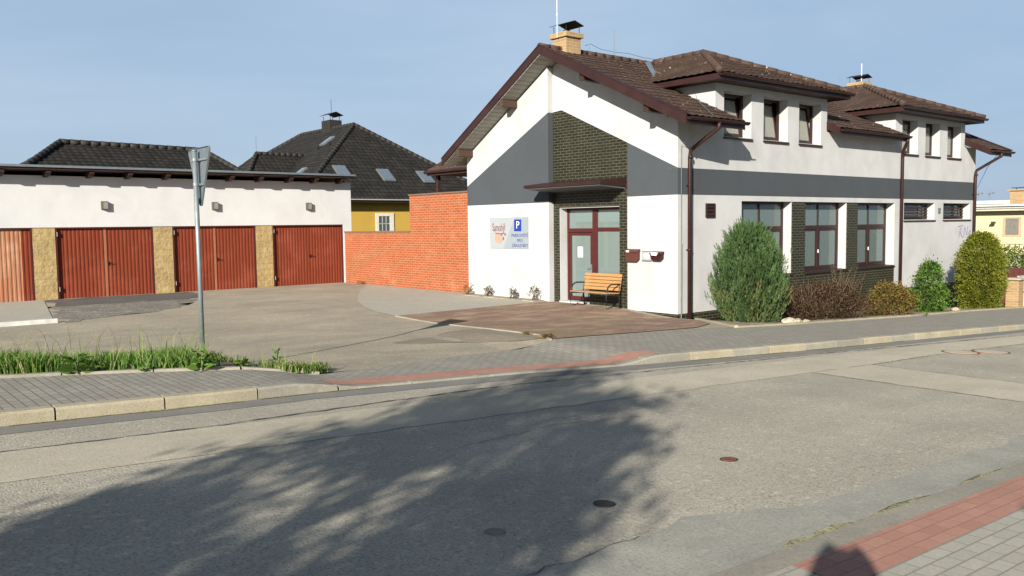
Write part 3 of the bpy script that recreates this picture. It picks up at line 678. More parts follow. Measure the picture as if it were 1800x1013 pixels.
    for x0, x1, ze, rise in dorm:
        o = .46; xl, xr, yf = x0-o, x1+o, -.46; xm = (x0+x1)/2; yp = 2.47; zp = ze+rise; ybk = 4.35
        tile_face(tmb, [(xl, yf, ze), (xr, yf, ze), (xm, yp, zp)])
        tile_face(tmb, [(xl, ybk, ze), (xl, yf, ze), (xm, yp, zp), (xm, ybk, zp)])
        tile_face(tmb, [(xr, yf, ze), (xr, ybk, ze), (xm, ybk, zp), (xm, yp, zp)])
        for q in ((xl, yf, ze), (xr, yf, ze)): CAPS.append((Vector(q)+Vector((0, 0, .05)), Vector((xm, yp, zp+.05)), .085))
        CAPS.append(((xm, yp, zp+.04), (xm, ybk, zp+.04), .085))
    roof = build_tiles(tmb, 'roof', TILE, H)
    CAPS.append(((XA, RY, 7.27), (XB, RY, 7.27), .095))
    for a_, b_, r_ in CAPS:
        cm = MB(); ridge_caps(cm, a_, b_, r_); oc = cm.build('ridge_cap', TILE, roof, True); oc.data.uv_layers.new(name='UVMap')
    # decks (boarded underside), verge boards, fascias
    dk = MB(); DT_ = .05
    for a, c, y0 in ((XA+.03, 1.47, EV+.03), (6.82, 10.97, -.39), (16.21, XB-.03, EV+.03)):
        dk.prism([(a, y0, ZR(y0)-DT_), (a, RY, 7.25-DT_), (a, RY, 7.25-.17), (a, y0, ZR(y0)-.17)], (c-a, 0, 0))
    for a, c in ((1.47, 6.82), (10.97, 16.21)): dk.prism([(a, 1.3, ZR(1.3)-DT_), (a, RY, 7.25-DT_), (a, RY, 7.25-.17), (a, 1.3, ZR(1.3)-.17)], (c-a, 0, 0))
    dk.prism([(XA+.03, 8.87, ZL(8.87)-DT_), (XA+.03, RY, 7.25-DT_), (XA+.03, RY, 7.25-.17), (XA+.03, 8.87, ZL(8.87)-.17)], (XB-XA-.06, 0, 0))
    islands(fixn(dk.build('soffit', SOFFIT, roof)))
    dd = MB()
    for x0, x1, ze, rise in dorm:
        o = .44; dd.prism([(x0-o, -.43, ze-.16), (x1+o, -.43, ze-.16), (x1+o, 2.3, ze-.16), (x0-o, 2.3, ze-.16)], (0, 0, .10))
    islands(dd.build('dormer_soffit', DBROWN, roof))
    vb = MB()
    for X in (XA-.03, XB): # gable boards + cover strip
        for y0, y1, zf in ((EV-.02, RY, ZR), (8.92, RY, ZL)):
            vb.prism([(X, y0, zf(y0)-(.20 if zf is ZR else .16)), (X, y0, zf(y0)+.05), (X, y1, zf(y1)+.06), (X, y1, zf(y1)-(.19 if zf is ZR else .15))], (.034, 0, 0))
        for y0, zf in ((EV-.02, ZR), (8.92, ZL)):
            vb.prism([(X-.012, y0, zf(y0)+.045), (X-.012, y0, zf(y0)+.075), (X-.012, RY, 7.25+.085), (X-.012, RY, 7.25+.055)], (.14, 0, 0))
    for X, y0, y1 in ((1.462, EV, .1), (6.79, -.42, .4), (10.95, -.42, .1), (16.18, EV, .4)):
        vb.prism([(X, y0, ZR(y0)-.20), (X, y0, ZR(y0)+.03), (X, y1, ZR(y1)+.03), (X, y1, ZR(y1)-.20)], (.03, 0, 0))
    islands(fixn(vb.build('verge_board', BROWN, roof)))
    fa = MB()
    for a, c, y0 in ((XA, 1.46, EV), (6.83, 10.96, -.42), (16.23, XB, EV)): fa.box((a, y0-.01, ZR(y0)-.19), (c, y0+.02, ZR(y0)-.03))
    for x0, x1, ze, _ in dorm:
        o = .46; fa.box((x0-o, -.475, ze-.17), (x1+o, -.45, ze-.03)); fa.box((x0-o-.01, -.45, ze-.17), (x0-o+.015, 2.0, ze-.03)); fa.box((x1+o-.015, -.45, ze-.17), (x1+o+.01, 2.0, ze-.03))
    islands(fa.build('fascia', BROWN, roof))
    # purlin ends carrying the verge
    for y, z in ((2.6, ZR(2.6)-.27), (.38, ZR(.38)-.27), (5.95, ZL(5.95)-.27), (8.15, ZL(8.15)-.27)):
        m = MB(); m.box((XA+.05, y-.08, z-.10), (.1, y+.08, z+.10)); m.build('purlin_end', DBROWN if y < 4 else simple('yard_side_purlin', (.055, .032, .022), .8), H)  # purlin ends on the yard side get a lighter brown
    # gutters and downpipes
    def gutter(a, c, y, z, r=.075):
        m = MB(); k = 7
        for i, X in enumerate((a, c)):
            for j in range(k+1):
                t = math.pi+math.pi*j/k; m.v.append((X, y+r*math.cos(t), z+r*math.sin(t)))
            for j in range(k+1):
                t = 2*math.pi-math.pi*j/k; m.v.append((X, y+(r-.008)*math.cos(t), z+(r-.008)*math.sin(t)))
        n = 2*(k+1)
        for j in range(n): m.f.append((j, (j+1) % n, n+(j+1) % n, n+j)); m.mi.append(0)
        m.f += [tuple(range(n)), tuple(reversed(range(n, 2*n)))]; m.mi += [0, 0]
        return fixn(m.build('gutter', BROWN, H))
    gutter(XA+.0, 1.50, EV-.08, ZR(EV)-.02); gutter(6.8, 10.98, -.50, ZR(-.42)-.02); gutter(16.2, XB+.05, EV-.08, ZR(EV)-.02)
    for x0, x1, ze, _ in dorm: gutter(x0-.5, x1+.5, -.54, ze-.02)
    def pipe(x, top, z0=-.9):
        pts = [top]+[(x, -.10, top[2]-.60)]; P = [Vector(top)+Vector((0, 0, .0)), Vector(top)-Vector((0, 0, .14)), Vector((x, -.12, top[2]-.62)), Vector((x, -.10, top[2]-.80)), Vector((x, -.10, z0))]
        m = MB(); m.tube(P, .052, 10)
        for zz in (3.3, 1.7): m.tube([(x, -.10, zz), (x, -.10, zz+.04)], .06, 10); m.box((x-.015, -.05, zz), (x+.015, .0, zz+.03))
        m.tube([P[2]-Vector((0, 0, .12)), P[2]-Vector((0, 0, .2))], .06, 10)
        return m.build('downpipe', BROWN, H, True)
    pipe(.34, (.34, EV-.08, 4.80), -.35); pipe(16.95, (16.95, EV-.08, 4.80), -1.1)
    m = MB(); m.tube([(10.88, -.48, 5.02), (10.9, -.42, 4.86), (11.27, -.12, 4.62), (11.30, -.10, 4.4), (11.30, -.10, -.7)], .052, 10); m.build('downpipe', BROWN, H, True)
    # cables
    m = MB(); m.tube([(.12, -.9, 4.9), (.14, -.5, 4.55), (.10, -.03, 4.3), (.10, -.03, 1.6), (.11, -.03, .1)], .008, 6); m.tube([(.10, -.035, 1.9), (.10, -.035, .0)], .014, 6); m.build('lightning_cable', METAL, H)
    m = MB(); m.tube([(17.9, -.95, 4.86), (17.95, -.6, 5.0), (17.7, -.2, 4.3), (17.3, -.03, 3.55)], .008, 5); m.build('cable', DIRON, H)
    # chimney on the ridge
    def chimney(x, y, w, z0, z1):
        m = MB(); m.box((x-w/2, y-w/2, z0), (x+w/2, y+w/2, z1-.14)); o = m.build('chimney', CHIMB, roof)
        m = MB(); m.box((x-w/2-.06, y-w/2-.06, z1-.14), (x+w/2+.06, y+w/2+.06, z1)); bevel(m.build('chimney_crown', CHIMB, o), .01)
        m = MB(); r = w/2
        for i, j in ((-1, -1), (1, -1), (1, 1), (-1, 1)): m.tube([(x+i*r*.9, y+j*r*.9, z1), (x+i*r*.9, y+j*r*.9, z1+.21)], .010, 5)
        m.tube([(x, y, z1), (x, y, z1+.1)], .1, 10)
        r2 = r+.07; za = z1+.20; zc = z1+.31
        m.prism([(x-r2, y-r2, za), (x, y-r2, zc), (x+r2, y-r2, za), (x+r2, y-r2, za+.012), (x, y-r2, zc+.012), (x-r2, y-r2, za+.012)], (0, 2*r2, 0))
        fixn(m.build('chimney_cowl', BLACK, o)); return o
    c1 = chimney(.24, 4.20, .56, 6.9, 7.74); c2 = chimney(18.0-.9, 4.6, .6, 6.6, 8.02)
    m = MB(); m.tube([(-.12, 4.2, 7.6), (-.12, 4.2, 8.4)], .010, 6); m.tube([(-.12, 4.2, 8.4), (-.12, 4.2, 9.6)], .013, 6); m.tube([(-.12, 4.2, 8.20), (-.12, 4.2, 8.25)], .022, 8); m.build('antenna_mast', WHITEP, c1)
    m = MB(); m.tube([(16.9, 4.4, 7.6), (16.9, 4.4, 8.75)], .02, 6); m.build('antenna_mast', WHITEP, c2)
    # lightning rods and conductor along the ridge
    m = MB(); m.tube([(2.15, RY, 7.3), (2.15, RY, 8.12)], .012, 6); m.tube([(.95, RY, 7.5), (1.15, RY, 7.58), (1.6, RY, 7.47), (2.15, RY, 7.46), (2.8, RY, 7.49), (3.4, RY, 7.44), (4.0, RY, 7.45)], .008, 5)
    for X in (1.1, 2.15, 2.95): m.tube([(X, RY, 7.3), (X, RY, 7.52)], .008, 5)
    m.tube([(1.9, 2.6, 6.72), (2.1, 1.2, 6.06), (1.0, .2, 5.50), (.2, -.9, 4.95)], .006, 5)
    m.build('lightning_rod', METAL, roof)
    m = MB(); m.tube([(14.83, RY, 7.2), (14.83, RY, 8.1)], .012, 6); m.build('lightning_rod', METAL, roof)
    # flashing where the dormer meets the main roof
    m = MB(); m.quad((1.0, 1.5, ZR(1.5)+.05), (1.16, 1.5, ZR(1.5)+.06), (3.7, 4.15, 7.37), (3.45, 4.15, 7.33)); m.build('flashing', ALU, roof)
    # ventilation grille, small sensor box, sprayed scribble
    m = MB(); a, c, z0, z1 = 1.09, 1.45, 2.52, 2.88; m.box((a, -.012, z0), (c, .0, z1)); frame_rect(m, a, c, z0, z1, -.045, .035, .033)
    for k in range(3): m.prism([(a+.035, -.05, z0+.06+k*.1), (a+.035, -.015, z0+.13+k*.1), (a+.035, -.013, z0+.11+k*.1), (a+.035, -.045, z0+.045+k*.1)], (c-a-.07, 0, 0))
    fixn(m.build('vent_grille', WFRAME, H))
    m = MB(); m.box((14.16, -.05, 2.62), (14.28, 0, 2.80)); bevel(m.build('sensor_box', SOFF2, H), .01)
    m = MB()
    for st in ([(15.9, 1.72), (16.0, 2.08), (16.12, 2.0), (16.0, 1.9), (16.2, 1.72)], [(16.3, 1.72), (16.36, 2.1), (16.55, 1.8), (16.62, 2.14)], [(15.8, 2.12), (16.2, 2.17)], [(16.66, 1.85), (16.85, 2.0), (16.75, 1.78)]):
        m.tube([(x, -.004, z) for x, z in st], .010, 5)
    m.build('graffiti', PURPLE, H)
    # little porch roof over the back door on the yard side
    t2 = MB(); e = [(1.0, 12.47, 4.36), (1.0, 8.9, 4.36), (1.62, 8.9, 4.90), (1.62, 11.85, 4.90)]
    tile_face(t2, [e[1], e[0], e[3], e[2]]); tile_face(t2, [(1.0, 12.47, 4.36), (4.4, 12.47, 4.36), (4.4, 11.85, 4.90), (1.62, 11.85, 4.90)])
    pr = build_tiles(t2, 'porch_roof', TILE, H)
    m = MB(); m.prism([(1.03, 8.5, 4.22), (1.03, 12.44, 4.22), (4.4, 12.44, 4.22), (4.4, 8.5, 4.22)], (0, 0, .10)); m.box((1.0, 8.5, 4.20), (1.03, 12.47, 4.33)); m.build('porch_ceiling', DBROWN, pr)
    m = MB(); m.tube([(.93, 8.5, 4.33), (.93, 12.5, 4.33)], .06, 8); m.build('gutter', BROWN, H)
    m = MB(); m.box((4.2, 12.2, -.3), (4.35, 12.35, 4.3)); m.box((1.3, 12.2, -.3), (1.42, 12.32, 4.25)); islands(m.build('porch_post', DBROWN, pr))
    return H
house()

# ------------------------------------------------------------------ fixed to and standing by the house
def board():
    y0, y1, z0, z1 = 7.24, 5.42, 1.67, 2.62; X = -.2
    b = empty('sign_board', (X, (y0+y1)/2, (z0+z1)/2)); tag(b, 'white parking board with a blue P, lettering and a pink emblem on the wall', 'sign')
    P = lambda y, z, dx=0: (-.015-dx, y-(y0+y1)/2, z-(z0+z1)/2)
    m = MB(); m.box(P(y0, z0), (0, P(y1, z1)[1], P(y1, z1)[2])); m.build('panel', SIGNBG, b)
    m = MB(); m.prism([P(y1+.005, z1-.01, .003), P(y1+.62, z1-.01, .003), P(y1+1.18, z0+.01, .003), P(y1+.005, z0+.01, .003)], (.002, 0, 0)); fixn(m.build('panel_darker_part', SIGNBG2, b))  # slightly darker, bluer right part of the panel
    m = MB(); m.box(P(6.06, 2.20, .008), P(5.73, 2.55)); m.build('parking_symbol', BLUE, b)
    # text lies in the y-z plane, read from -x: +text-x runs to -y
    M = lambda y, z, dx: Matrix.Translation(P(y, z, dx)) @ Matrix(((0, 0, -1, 0), (-1, 0, 0, 0), (0, 1, 0, 0), (0, 0, 0, 1)))
    text_mesh('P', .32, .002, WHITEP, b, M(5.89, 2.375, .011))
    for s_, z in (('PARKOVIŠTĚ', 2.07), ('PRO', 1.92), ('ZÁKAZNÍKY', 1.77)): text_mesh(s_, .135, .002, BLUETXT, b, M(5.80, z, .007))
    text_mesh('Samohýl', .235, .002, MAROON, b, M(6.80, 2.31, .006) @ Matrix.Diagonal((.80, 1.5, 1, 1)))
    m = MB(); cy, cz = 6.82, 2.0
    m.prism([P(cy+.19*math.cos(a)*(1-.15*math.sin(a)), cz+.17*math.sin(a), .005) for a in [i*math.pi/12 for i in range(24)]], (.002, 0, 0))
    fixn(m.build('emblem', PINK, b))
    m = MB()
    def ell(y, z, ry, rz): m.prism([P(y+ry*math.cos(i*math.pi/8), z+rz*math.sin(i*math.pi/8), .008) for i in range(16)], (.002, 0, 0))
    ell(6.66, 2.09, .035, .028); ell(6.58, 1.98, .03, .055); ell(6.50, 2.11, .035, .045)
    for k in range(7): y = 6.98-k*.06; m.box(P(y, 2.13-.02*math.sin(k*.5), .008), P(y-.07, 2.155-.02*math.sin(k*.5), .006))
    fixn(m.build('emblem_mark', MAROON, b))
board()
def letterbox(y0, y1, z0, z1, mat, label, letter):
    b = empty('letterbox', (0, (y0+y1)/2, z0)); tag(b, label, 'letterbox'); w = (y0-y1)/2; h = z1-z0
    m = MB(); m.prism([(0, -w, .05), (0, -w+.05, 0), (0, w-.05, 0), (0, w, .05), (0, w+.005, h-.08), (0, -w-.005, h-.08)], (-.11, 0, 0)); bevel(fixn(m.build('body', mat, b)), .012)
    m = MB(); m.prism([(-.0, -w-.015, h), (-.14, -w-.015, h-.035), (-.14, -w-.015, h-.10), (-.0, -w-.015, h-.075)], (0, 2*w+.03, 0)); bevel(fixn(m.build('lid', mat, b)), .006)
    m = MB()
    if letter == 'plate': m.box((-.146, w-.16, h-.085), (-.14, w-.06, h-.04)); m.build('name_plate', PAPER, b)
    else: m.prism([(-.145, w-.03, h-.02), (-.145, w-.05, h-.10), (-.145, -w+.13, h-.11), (-.145, -w+.08, h-.03)], (.004, 0, 0)); fixn(m.build('name_plate', PAPER, b))
letterbox(1.66, 1.24, 1.40, 1.73, LBOX, 'brown letterbox with small light tag beside the brick entrance', 'plate')
letterbox(.79, .44, 1.44, 1.68, LBOX2, 'dark maroon letterbox with a white paper flap, nearest the house corner', 'paper')
m = MB(); m.box((-.03, 1.15, 1.44), (0, .84, 1.67)); b = m.build('notice_panel', simple('notice_grey', (.27, .28, .28), .5)); tag(bevel(b, .006), 'small white notice panel on the wall between two letterboxes', 'notice')
m = MB(); m.box((-.033, 1.09, 1.5), (-.0305, .9, 1.62)); m.build('notice_sheet', PAPER, b)
m = MB(); m.box((-.045, 1.15, 1.672), (0, .84, 1.685)).box((-.045, 1.15, 1.425), (0, .84, 1.438)); islands(m.build('notice_edge', METAL, b))

def bench():
    b = empty('bench', (-.36, 2.49, .16)); tag(b, 'wooden slatted bench with curved black iron armrests in front of the entrance', 'bench')
    HL = .69
    for s in (-1, 1):
        m = MB(); y = s*(HL-.02)
        m.tube([(-.30, y, 0), (-.30, y, .36), (-.285, y, .46), (-.24, y, .56), (-.17, y, .62), (-.08, y, .645), (.19, y, .635)], .02, 8)   # leg curving into the arm
        m.tube([(.22, y, 0), (.18, y, .38), (.20, y, .5), (.29, y, .83)], .02, 8)
        m.beam((-.29, y, .385), (.19, y, .36), .035, .04); m.tube([(-.30, y, .02), (-.05, y, .06), (.21, y, .02)], .012, 6)
        m.build('iron_frame', BLACK, b, True)
    for k in range(5):
        x = -.27+k*.10; m = MB(); m.box((x-.042, -HL, .405-.006*k), (x+.042, HL, .435-.006*k)); bevel(m.build('seat_slat', WOOD, b), .008)
    for k in range(5):
        t = .10+k*.098; x = .185+t*.20; z = .40+t*.92; m = MB(); m.beam((x, -HL, z), (x, HL, z), .03, .082, (.20, 0, .92)); bevel(m.build('back_slat', WOOD, b), .008)
bench()

# garage row
def garage():
    Y = 16.9; G = empty('garage_building', (-6, Y, 0)); tag(G, 'long white garage building with red brown doors and dark rafters under a flat roof', 'garage')
    doors = [(-17.6, -14.5), (-14.15, -11.08), (-10.40, -7.38), (-6.70, -3.70), (-3.01, -.06)]; x0, x1 = -18.2, .32; o = Vector((6, -Y, 0))
    sh = lambda ob: (ob.data.transform(Matrix.Translation(o)), ob)[1]
    w = MB(); wall_cells(w, Y, Y+.3, x0, x1, -.3, 4.14, [(a, b, -.4, 2.49) for a, b in doors]+[(a, b, -.4, 2.49) for a, b in ((-14.5, -14.15), (-11.08, -10.40), (-7.38, -6.70), (-3.70, -3.01))])
    w.box((x1-.3, Y+.3, -.3), (x1, Y+5.6, 4.0)); w.box((x0, Y+.3, -.3), (x0+.3, Y+5.6, 4.0)); w.box((x0, Y+5.6, -.3), (x1, Y+5.9, 4.0)); w.box((x0+.3, Y+.9, -.3), (x1-.3, Y+.95, 2.6))
    sh(fixn(w.build('wall', WHITE2, G)))
    for a, b in ((-14.5, -14.15), (-11.08, -10.40), (-7.38, -6.70), (-3.70, -3.01)):
        m = MB(); m.box((a+.01, Y+.03, -.3), (b-.01, Y+.3, 2.488)); sh(m.build('stone_pillar', ROCK, G))
    for i, (a, b) in enumerate(doors):
        z0, z1 = .13, 2.48; yd = Y+.10; m = MB(); n = 26; bl = i <= 1
        def leaf(xa, xb, mm, bare):
            k = int((xb-xa)/.115); st = (xb-xa)/k
            for j in range(k):
                xx = xa+j*st; mi = 1 if (bare and j < k-2) else 0
                m.quad((xx, yd, z0), (xx+st*.42, yd, z0), (xx+st*.42, yd, z1), (xx, yd, z1), m=mi)
                m.quad((xx+st*.42, yd, z0), (xx+st*.58, yd+.012, z0), (xx+st*.58, yd+.012, z1), (xx+st*.42, yd, z1), m=mi)
                m.quad((xx+st*.58, yd+.012, z0), (xx+st*.84, yd+.012, z0), (xx+st*.84, yd+.012, z1), (xx+st*.58, yd+.012, z1), m=mi)
                m.quad((xx+st*.84, yd+.012, z0), (xx+st, yd, z0), (xx+st, yd, z1), (xx+st*.84, yd+.012, z1), m=mi)
        mid = (a+b)/2; leaf(a+.05, mid-.005, m, bl); leaf(mid+.005, b-.05, m, bl)
        if i in (2, 3): m.box((mid-.05, yd-.012, z0), (mid+.03, yd-.004, z1), 2)
        D = sh(m.build('garage_door', [GDOOR, GDOOR2, simple('faded_door_strip', (.27, .10, .05), .5)], G))
        f = MB(); f.box((a, Y+.02, z0-.05), (a+.045, Y+.16, z1+.005)).box((b-.045, Y+.02, z0-.05), (b, Y+.16, z1+.005)).box((a+.045, Y+.02, z1-.035), (b-.045, Y+.16, z1+.004)); sh(f.build('door_frame', FRAME, D))
        h = MB(); h.box((mid+.03, yd-.03, 1.22), (mid+.07, yd, 1.34)); h.tube([(mid+.05, yd-.02, 1.29), (mid+.05, yd-.06, 1.29), (mid+.19, yd-.06, 1.28)], .013, 6); sh(h.build('handle', BLACK, D))
        h = MB()
        for zz in (.42, 2.2): h.tube([(a+.05, Y+.01, zz), (a+.05, Y+.01, zz+.14)], .014, 6)
        islands(sh(h.build('hinge', METAL, D)))
    r = MB(); ov = .62
    r.prism([(x0-.2, Y-ov, 4.30), (x0-.2, Y+6.1, 4.02), (x0-.2, Y+6.1, 4.14), (x0-.2, Y-ov, 4.42)], (x1+.04-x0, 0, 0)); ro = sh(fixn(r.build('roof', DBROWN, G)))
    r = MB(); r.prism([(x0-.24, Y-ov-.06, 4.365), (x0-.24, Y-ov-.06, 4.435), (x0-.24, Y-ov+.10, 4.445), (x0-.24, Y-ov+.10, 4.43), (x0-.24, Y-ov-.02, 4.42), (x0-.24, Y-ov-.02, 4.365)], (x1+.11-x0, 0, 0)); sh(fixn(r.build('roof_edge', ALU, ro)))
    xr = [-17.2, -15.9, -14.6, -13.2, -11.9, -10.62, -9.36, -8.17, -6.94, -5.8, -4.70, -3.60, -2.44, -1.40, -.28]
    for x in xr:
        m = MB(); m.prism([(x-.07, Y-ov+.06, 4.30), (x-.07, Y+.05, 4.27), (x-.07, Y+.05, 4.08), (x-.07, Y-ov+.16, 4.13), (x-.07, Y-ov+.06, 4.20)], (.14, 0, 0)); sh(fixn(m.build('rafter_end', DBROWN, G)))
    for i, (x, lab) in enumerate(((-8.90, 'square wall lamp above the garage door left of the road sign'), (-5.20, 'square wall lamp above the garage door right behind the road sign'), (-1.54, 'square wall lamp above the garage door beside the brick wall'))):
        l = empty('wall_lamp', (x, Y, 3.20)); tag(l, lab, 'wall lamp', 'wall lamps on the garage')
        m = MB(); m.box((-.10, -.03, -.14), (.10, 0, .14)).box((-.09, -.13, .11), (.09, -.03, .135)).box((-.09, -.13, -.135), (.09, -.03, -.11)).box((-.09, -.13, -.11), (-.065, -.03, .11)); m.build('housing', LAMPM, l)
        m = MB(); m.box((-.065, -.125, -.11), (.09, -.03, .11)); m.build('lamp_glass', LAMPG, l)
garage()

def brickwall():
    B = empty('brick_wall', (.0, 12.6, 0)); tag(B, 'stepped orange brick wall between garage and house', 'wall'); o = (0, -12.6, 0)
    m = MB(); m.box((0, 8.42, -.2), (.3, 16.88, 2.17)); m.box((.004, 8.42, 2.17), (.3, 12.12, 3.46))
    a = m.build('masonry', ORANGE, B); a.data.transform(Matrix.Translation(o))
    m = MB(); m.box((-.03, 12.13, 2.172), (.33, 16.9, 2.215)); m.box((-.03, 8.42, 3.462), (.33, 12.16, 3.515)); c = m.build('coping', simple('coping_sheet', (.13, .085, .065), .6), B); c.data.transform(Matrix.Translation(o))
    m = MB(); m.box((-.18, 15.35, .1), (-.0, 15.7, .27)); c = m.build('wall_foot', RUST, B); c.data.transform(Matrix.Translation(o))
brickwall()

# houses behind
def yellow_house():
    H = empty('yellow_house', (11.6, 30, 0)); tag(H, 'yellow house with a large charcoal hipped roof and skylights behind the brick wall', 'house'); o = Matrix.Translation((-11.6, -30, 0))
    ad = lambda ob: (ob.data.transform(o), ob)[1]
    x0, x1, y0, y1, ze = 4.41, 18.9, 30., 51., 3.95; xm = 11.65; zp = 9.04; ya, yb2 = 36.6, 44.2
    w = MB(); w.box((x0+.7, y0+.7, -.5), (x1-.7, y1-.7, 3.85)); ad(w.build('wall', YELLOW, H))
    t = MB()
    tile_face(t, [(x0, y0, ze), (x1, y0, ze), (xm, ya, zp)], .33, .36)
    tile_face(t, [(x0, y1, ze), (x0, y0, ze), (xm, ya, zp), (xm, yb2, zp)], .33, .36)
    tile_face(t, [(x1, y0, ze), (x1, y1, ze), (xm, yb2, zp), (xm, ya, zp)], .33, .36, seg=2)
    tile_face(t, [(x1, y1, ze), (x0, y1, ze), (xm, yb2, zp)], .33, .36, seg=2)
    # lower wing on the left
    k = (9.04-3.95)/(11.65-4.41)
    zr = 7.0; xr = 5.6; yw = 38.2; hw = 4.2
    tile_face(t, [(2.6, yw-hw, ze), (10.0, yw-hw, ze), (10.0, yw, zr), (xr, yw, zr)], .33, .36); tile_face(t, [(2.6, yw+hw, ze), (2.6, yw-hw, ze), (xr, yw, zr)], .33, .36); tile_face(t, [(10, yw+hw, ze), (2.6, yw+hw, ze), (xr, yw, zr), (10, yw, zr)], .33, .36, seg=2)
    ro = ad(build_tiles(t, 'roof', DTILE, H))
    for a, b in (((x0, y0, ze), (xm, ya, zp)), ((x1, y0, ze), (xm, ya, zp)), ((xm, ya, zp), (xm, yb2, zp)), ((x0, y1, ze), (xm, yb2, zp)), ((2.6, yw-hw, ze), (xr, yw, zr)), ((xr, yw, zr), (9.2, yw, zr))):
        c = MB(); ridge_caps(c, Vector(a)+Vector((0, 0, .04)), Vector(b)+Vector((0, 0, .04)), .13, .4); co = ad(c.build('ridge_cap', DTILE, ro, True)); co.data.uv_layers.new(name='UVMap')
    e = MB(); e.box((x0+.1, y0+.1, ze-.16), (x1-.1, y1-.1, ze-.08)); e.box((x0, y0-.02, ze-.16), (x1, y0+.04, ze+.0)); ad(e.build('eaves', DBROWN, ro)); g = MB(); g.box((x0, y0-.14, ze-.03), (x1, y0-.02, ze+.03)); ad(g.build('gutter', simple('grey_gutter', (.30, .28, .24), .5), ro))
    # skylights lie in the slopes
    n = Vector((0, -.772, 1)).normalized(); up = Vector((0, 1, .772)).normalized()
    for (x, y) in ((8.24, 32.1), (11.13, 31.93), (13.99, 31.88)):
        p = Vector((x, y, ze+.772*(y-y0))); s = MB(); fr = [p+Vector((sx*.42, 0, 0))+up*sy*.62+n*.06 for sx, sy in ((-1, -1), (1, -1), (1, 1), (-1, 1))]
        s.prism(fr, n*.08); s_ = ad(fixn(s.build('skylight', ALU, ro))); q = MB(); q.prism([p+Vector((sx*.32, 0, 0))+up*sy*.5+n*.15 for sx, sy in ((-1, -1), (1, -1), (1, 1), (-1, 1))], n*.006); ad(fixn(q.build('pane', simple('skylight_glass', (.10, .13, .16), .08, var=.05), s_)))
    n = Vector((-k, 0, 1)).normalized(); up = Vector((1, 0, k)).normalized()
    for (x, y) in ((10.0, 37.1), (6.78, 34.65)):
        p = Vector((x, y, ze+k*(x-x0))); s = MB(); s.prism([p+Vector((0, sx*.30, 0))+up*sy*.5+n*.04 for sx, sy in ((-1, -1), (1, -1), (1, 1), (-1, 1))], n*.10); s_ = ad(fixn(s.build('skylight', ALU, ro)))
        q = MB(); q.prism([p+Vector((0, sx*.24, 0))+up*sy*.42+n*.145 for sx, sy in ((-1, -1), (1, -1), (1, 1), (-1, 1))], n*.006); ad(fixn(q.build('pane', simple('skylight_glass_b', (.14, .17, .19), .08, var=.05), s_)))
    m = MB()
    for (x, y) in ((9.19, 37.06), (9.44, 35.92)): m.tube([(x, y, ze+k*(x-x0)), (x, y, ze+k*(x-x0)+.28)], .09, 8)
    islands(ad(m.build('roof_vent', BLACK, ro)))
    m = MB(); m.box((11.4, 39.4, 8.6), (12.3, 40.6, 9.66)); ch = ad(m.build('chimney', DTILE, ro)); m = MB()
    for i, j in ((11.5, 39.5), (12.2, 39.5), (12.2, 40.5), (11.5, 40.5)): m.tube([(i, j, 9.66), (i, j, 9.98)], .02, 5)
    m.prism([(11.3, 39.3, 9.98), (11.85, 39.3, 10.2), (12.4, 39.3, 9.98), (12.4, 39.3, 10.0), (11.85, 39.3, 10.22), (11.3, 39.3, 10.0)], (0, 1.4, 0)); m.tube([(11.85, 40, 10.2), (11.85, 40, 11.1)], .015, 5); ad(fixn(m.build('chimney_cowl', BLACK, ch)))
    m = MB(); m.tube([(5.6, 38.2, 7), (5.6, 38.2, 8.1)], .02, 5); ad(m.build('lightning_rod', METAL, ro))
    # window with pale surround
    yw_ = y0+.7; m = MB(); a, b, z0, z1 = 9.62, 10.86, 1.2, 3.18; m.box((a, yw_-.06, z0), (a+.2, yw_, z1)).box((b-.28, yw_-.06, z0), (b, yw_, z1)).box((a+.2, yw_-.06, z1-.18), (b-.28, yw_, z1)); wo = ad(m.build('window', simple('cream_surround', (.48, .46, .38), .8), H))
    m = MB(); m.box((a+.2, yw_-.02, z0), (b-.28, yw_-.012, z1-.18)); ad(m.build('pane', simple('dark_pane', (.06, .065, .06), .1, var=.05), wo))
    m = MB()
    for i in range(1, 3): x = a+.2+(b-a-.48)*i/3; m.box((x-.02, yw_-.04, z0), (x+.02, yw_-.022, z1-.18))
    for i in range(1, 4): z = z0+(z1-.18-z0)*i/4; m.box((a+.2, yw_-.04, z-.02), (b-.28, yw_-.022, z+.02))
    ad(m.build('glazing_bars', simple('pale_bars', (.35, .35, .33), .6), wo))
yellow_house()
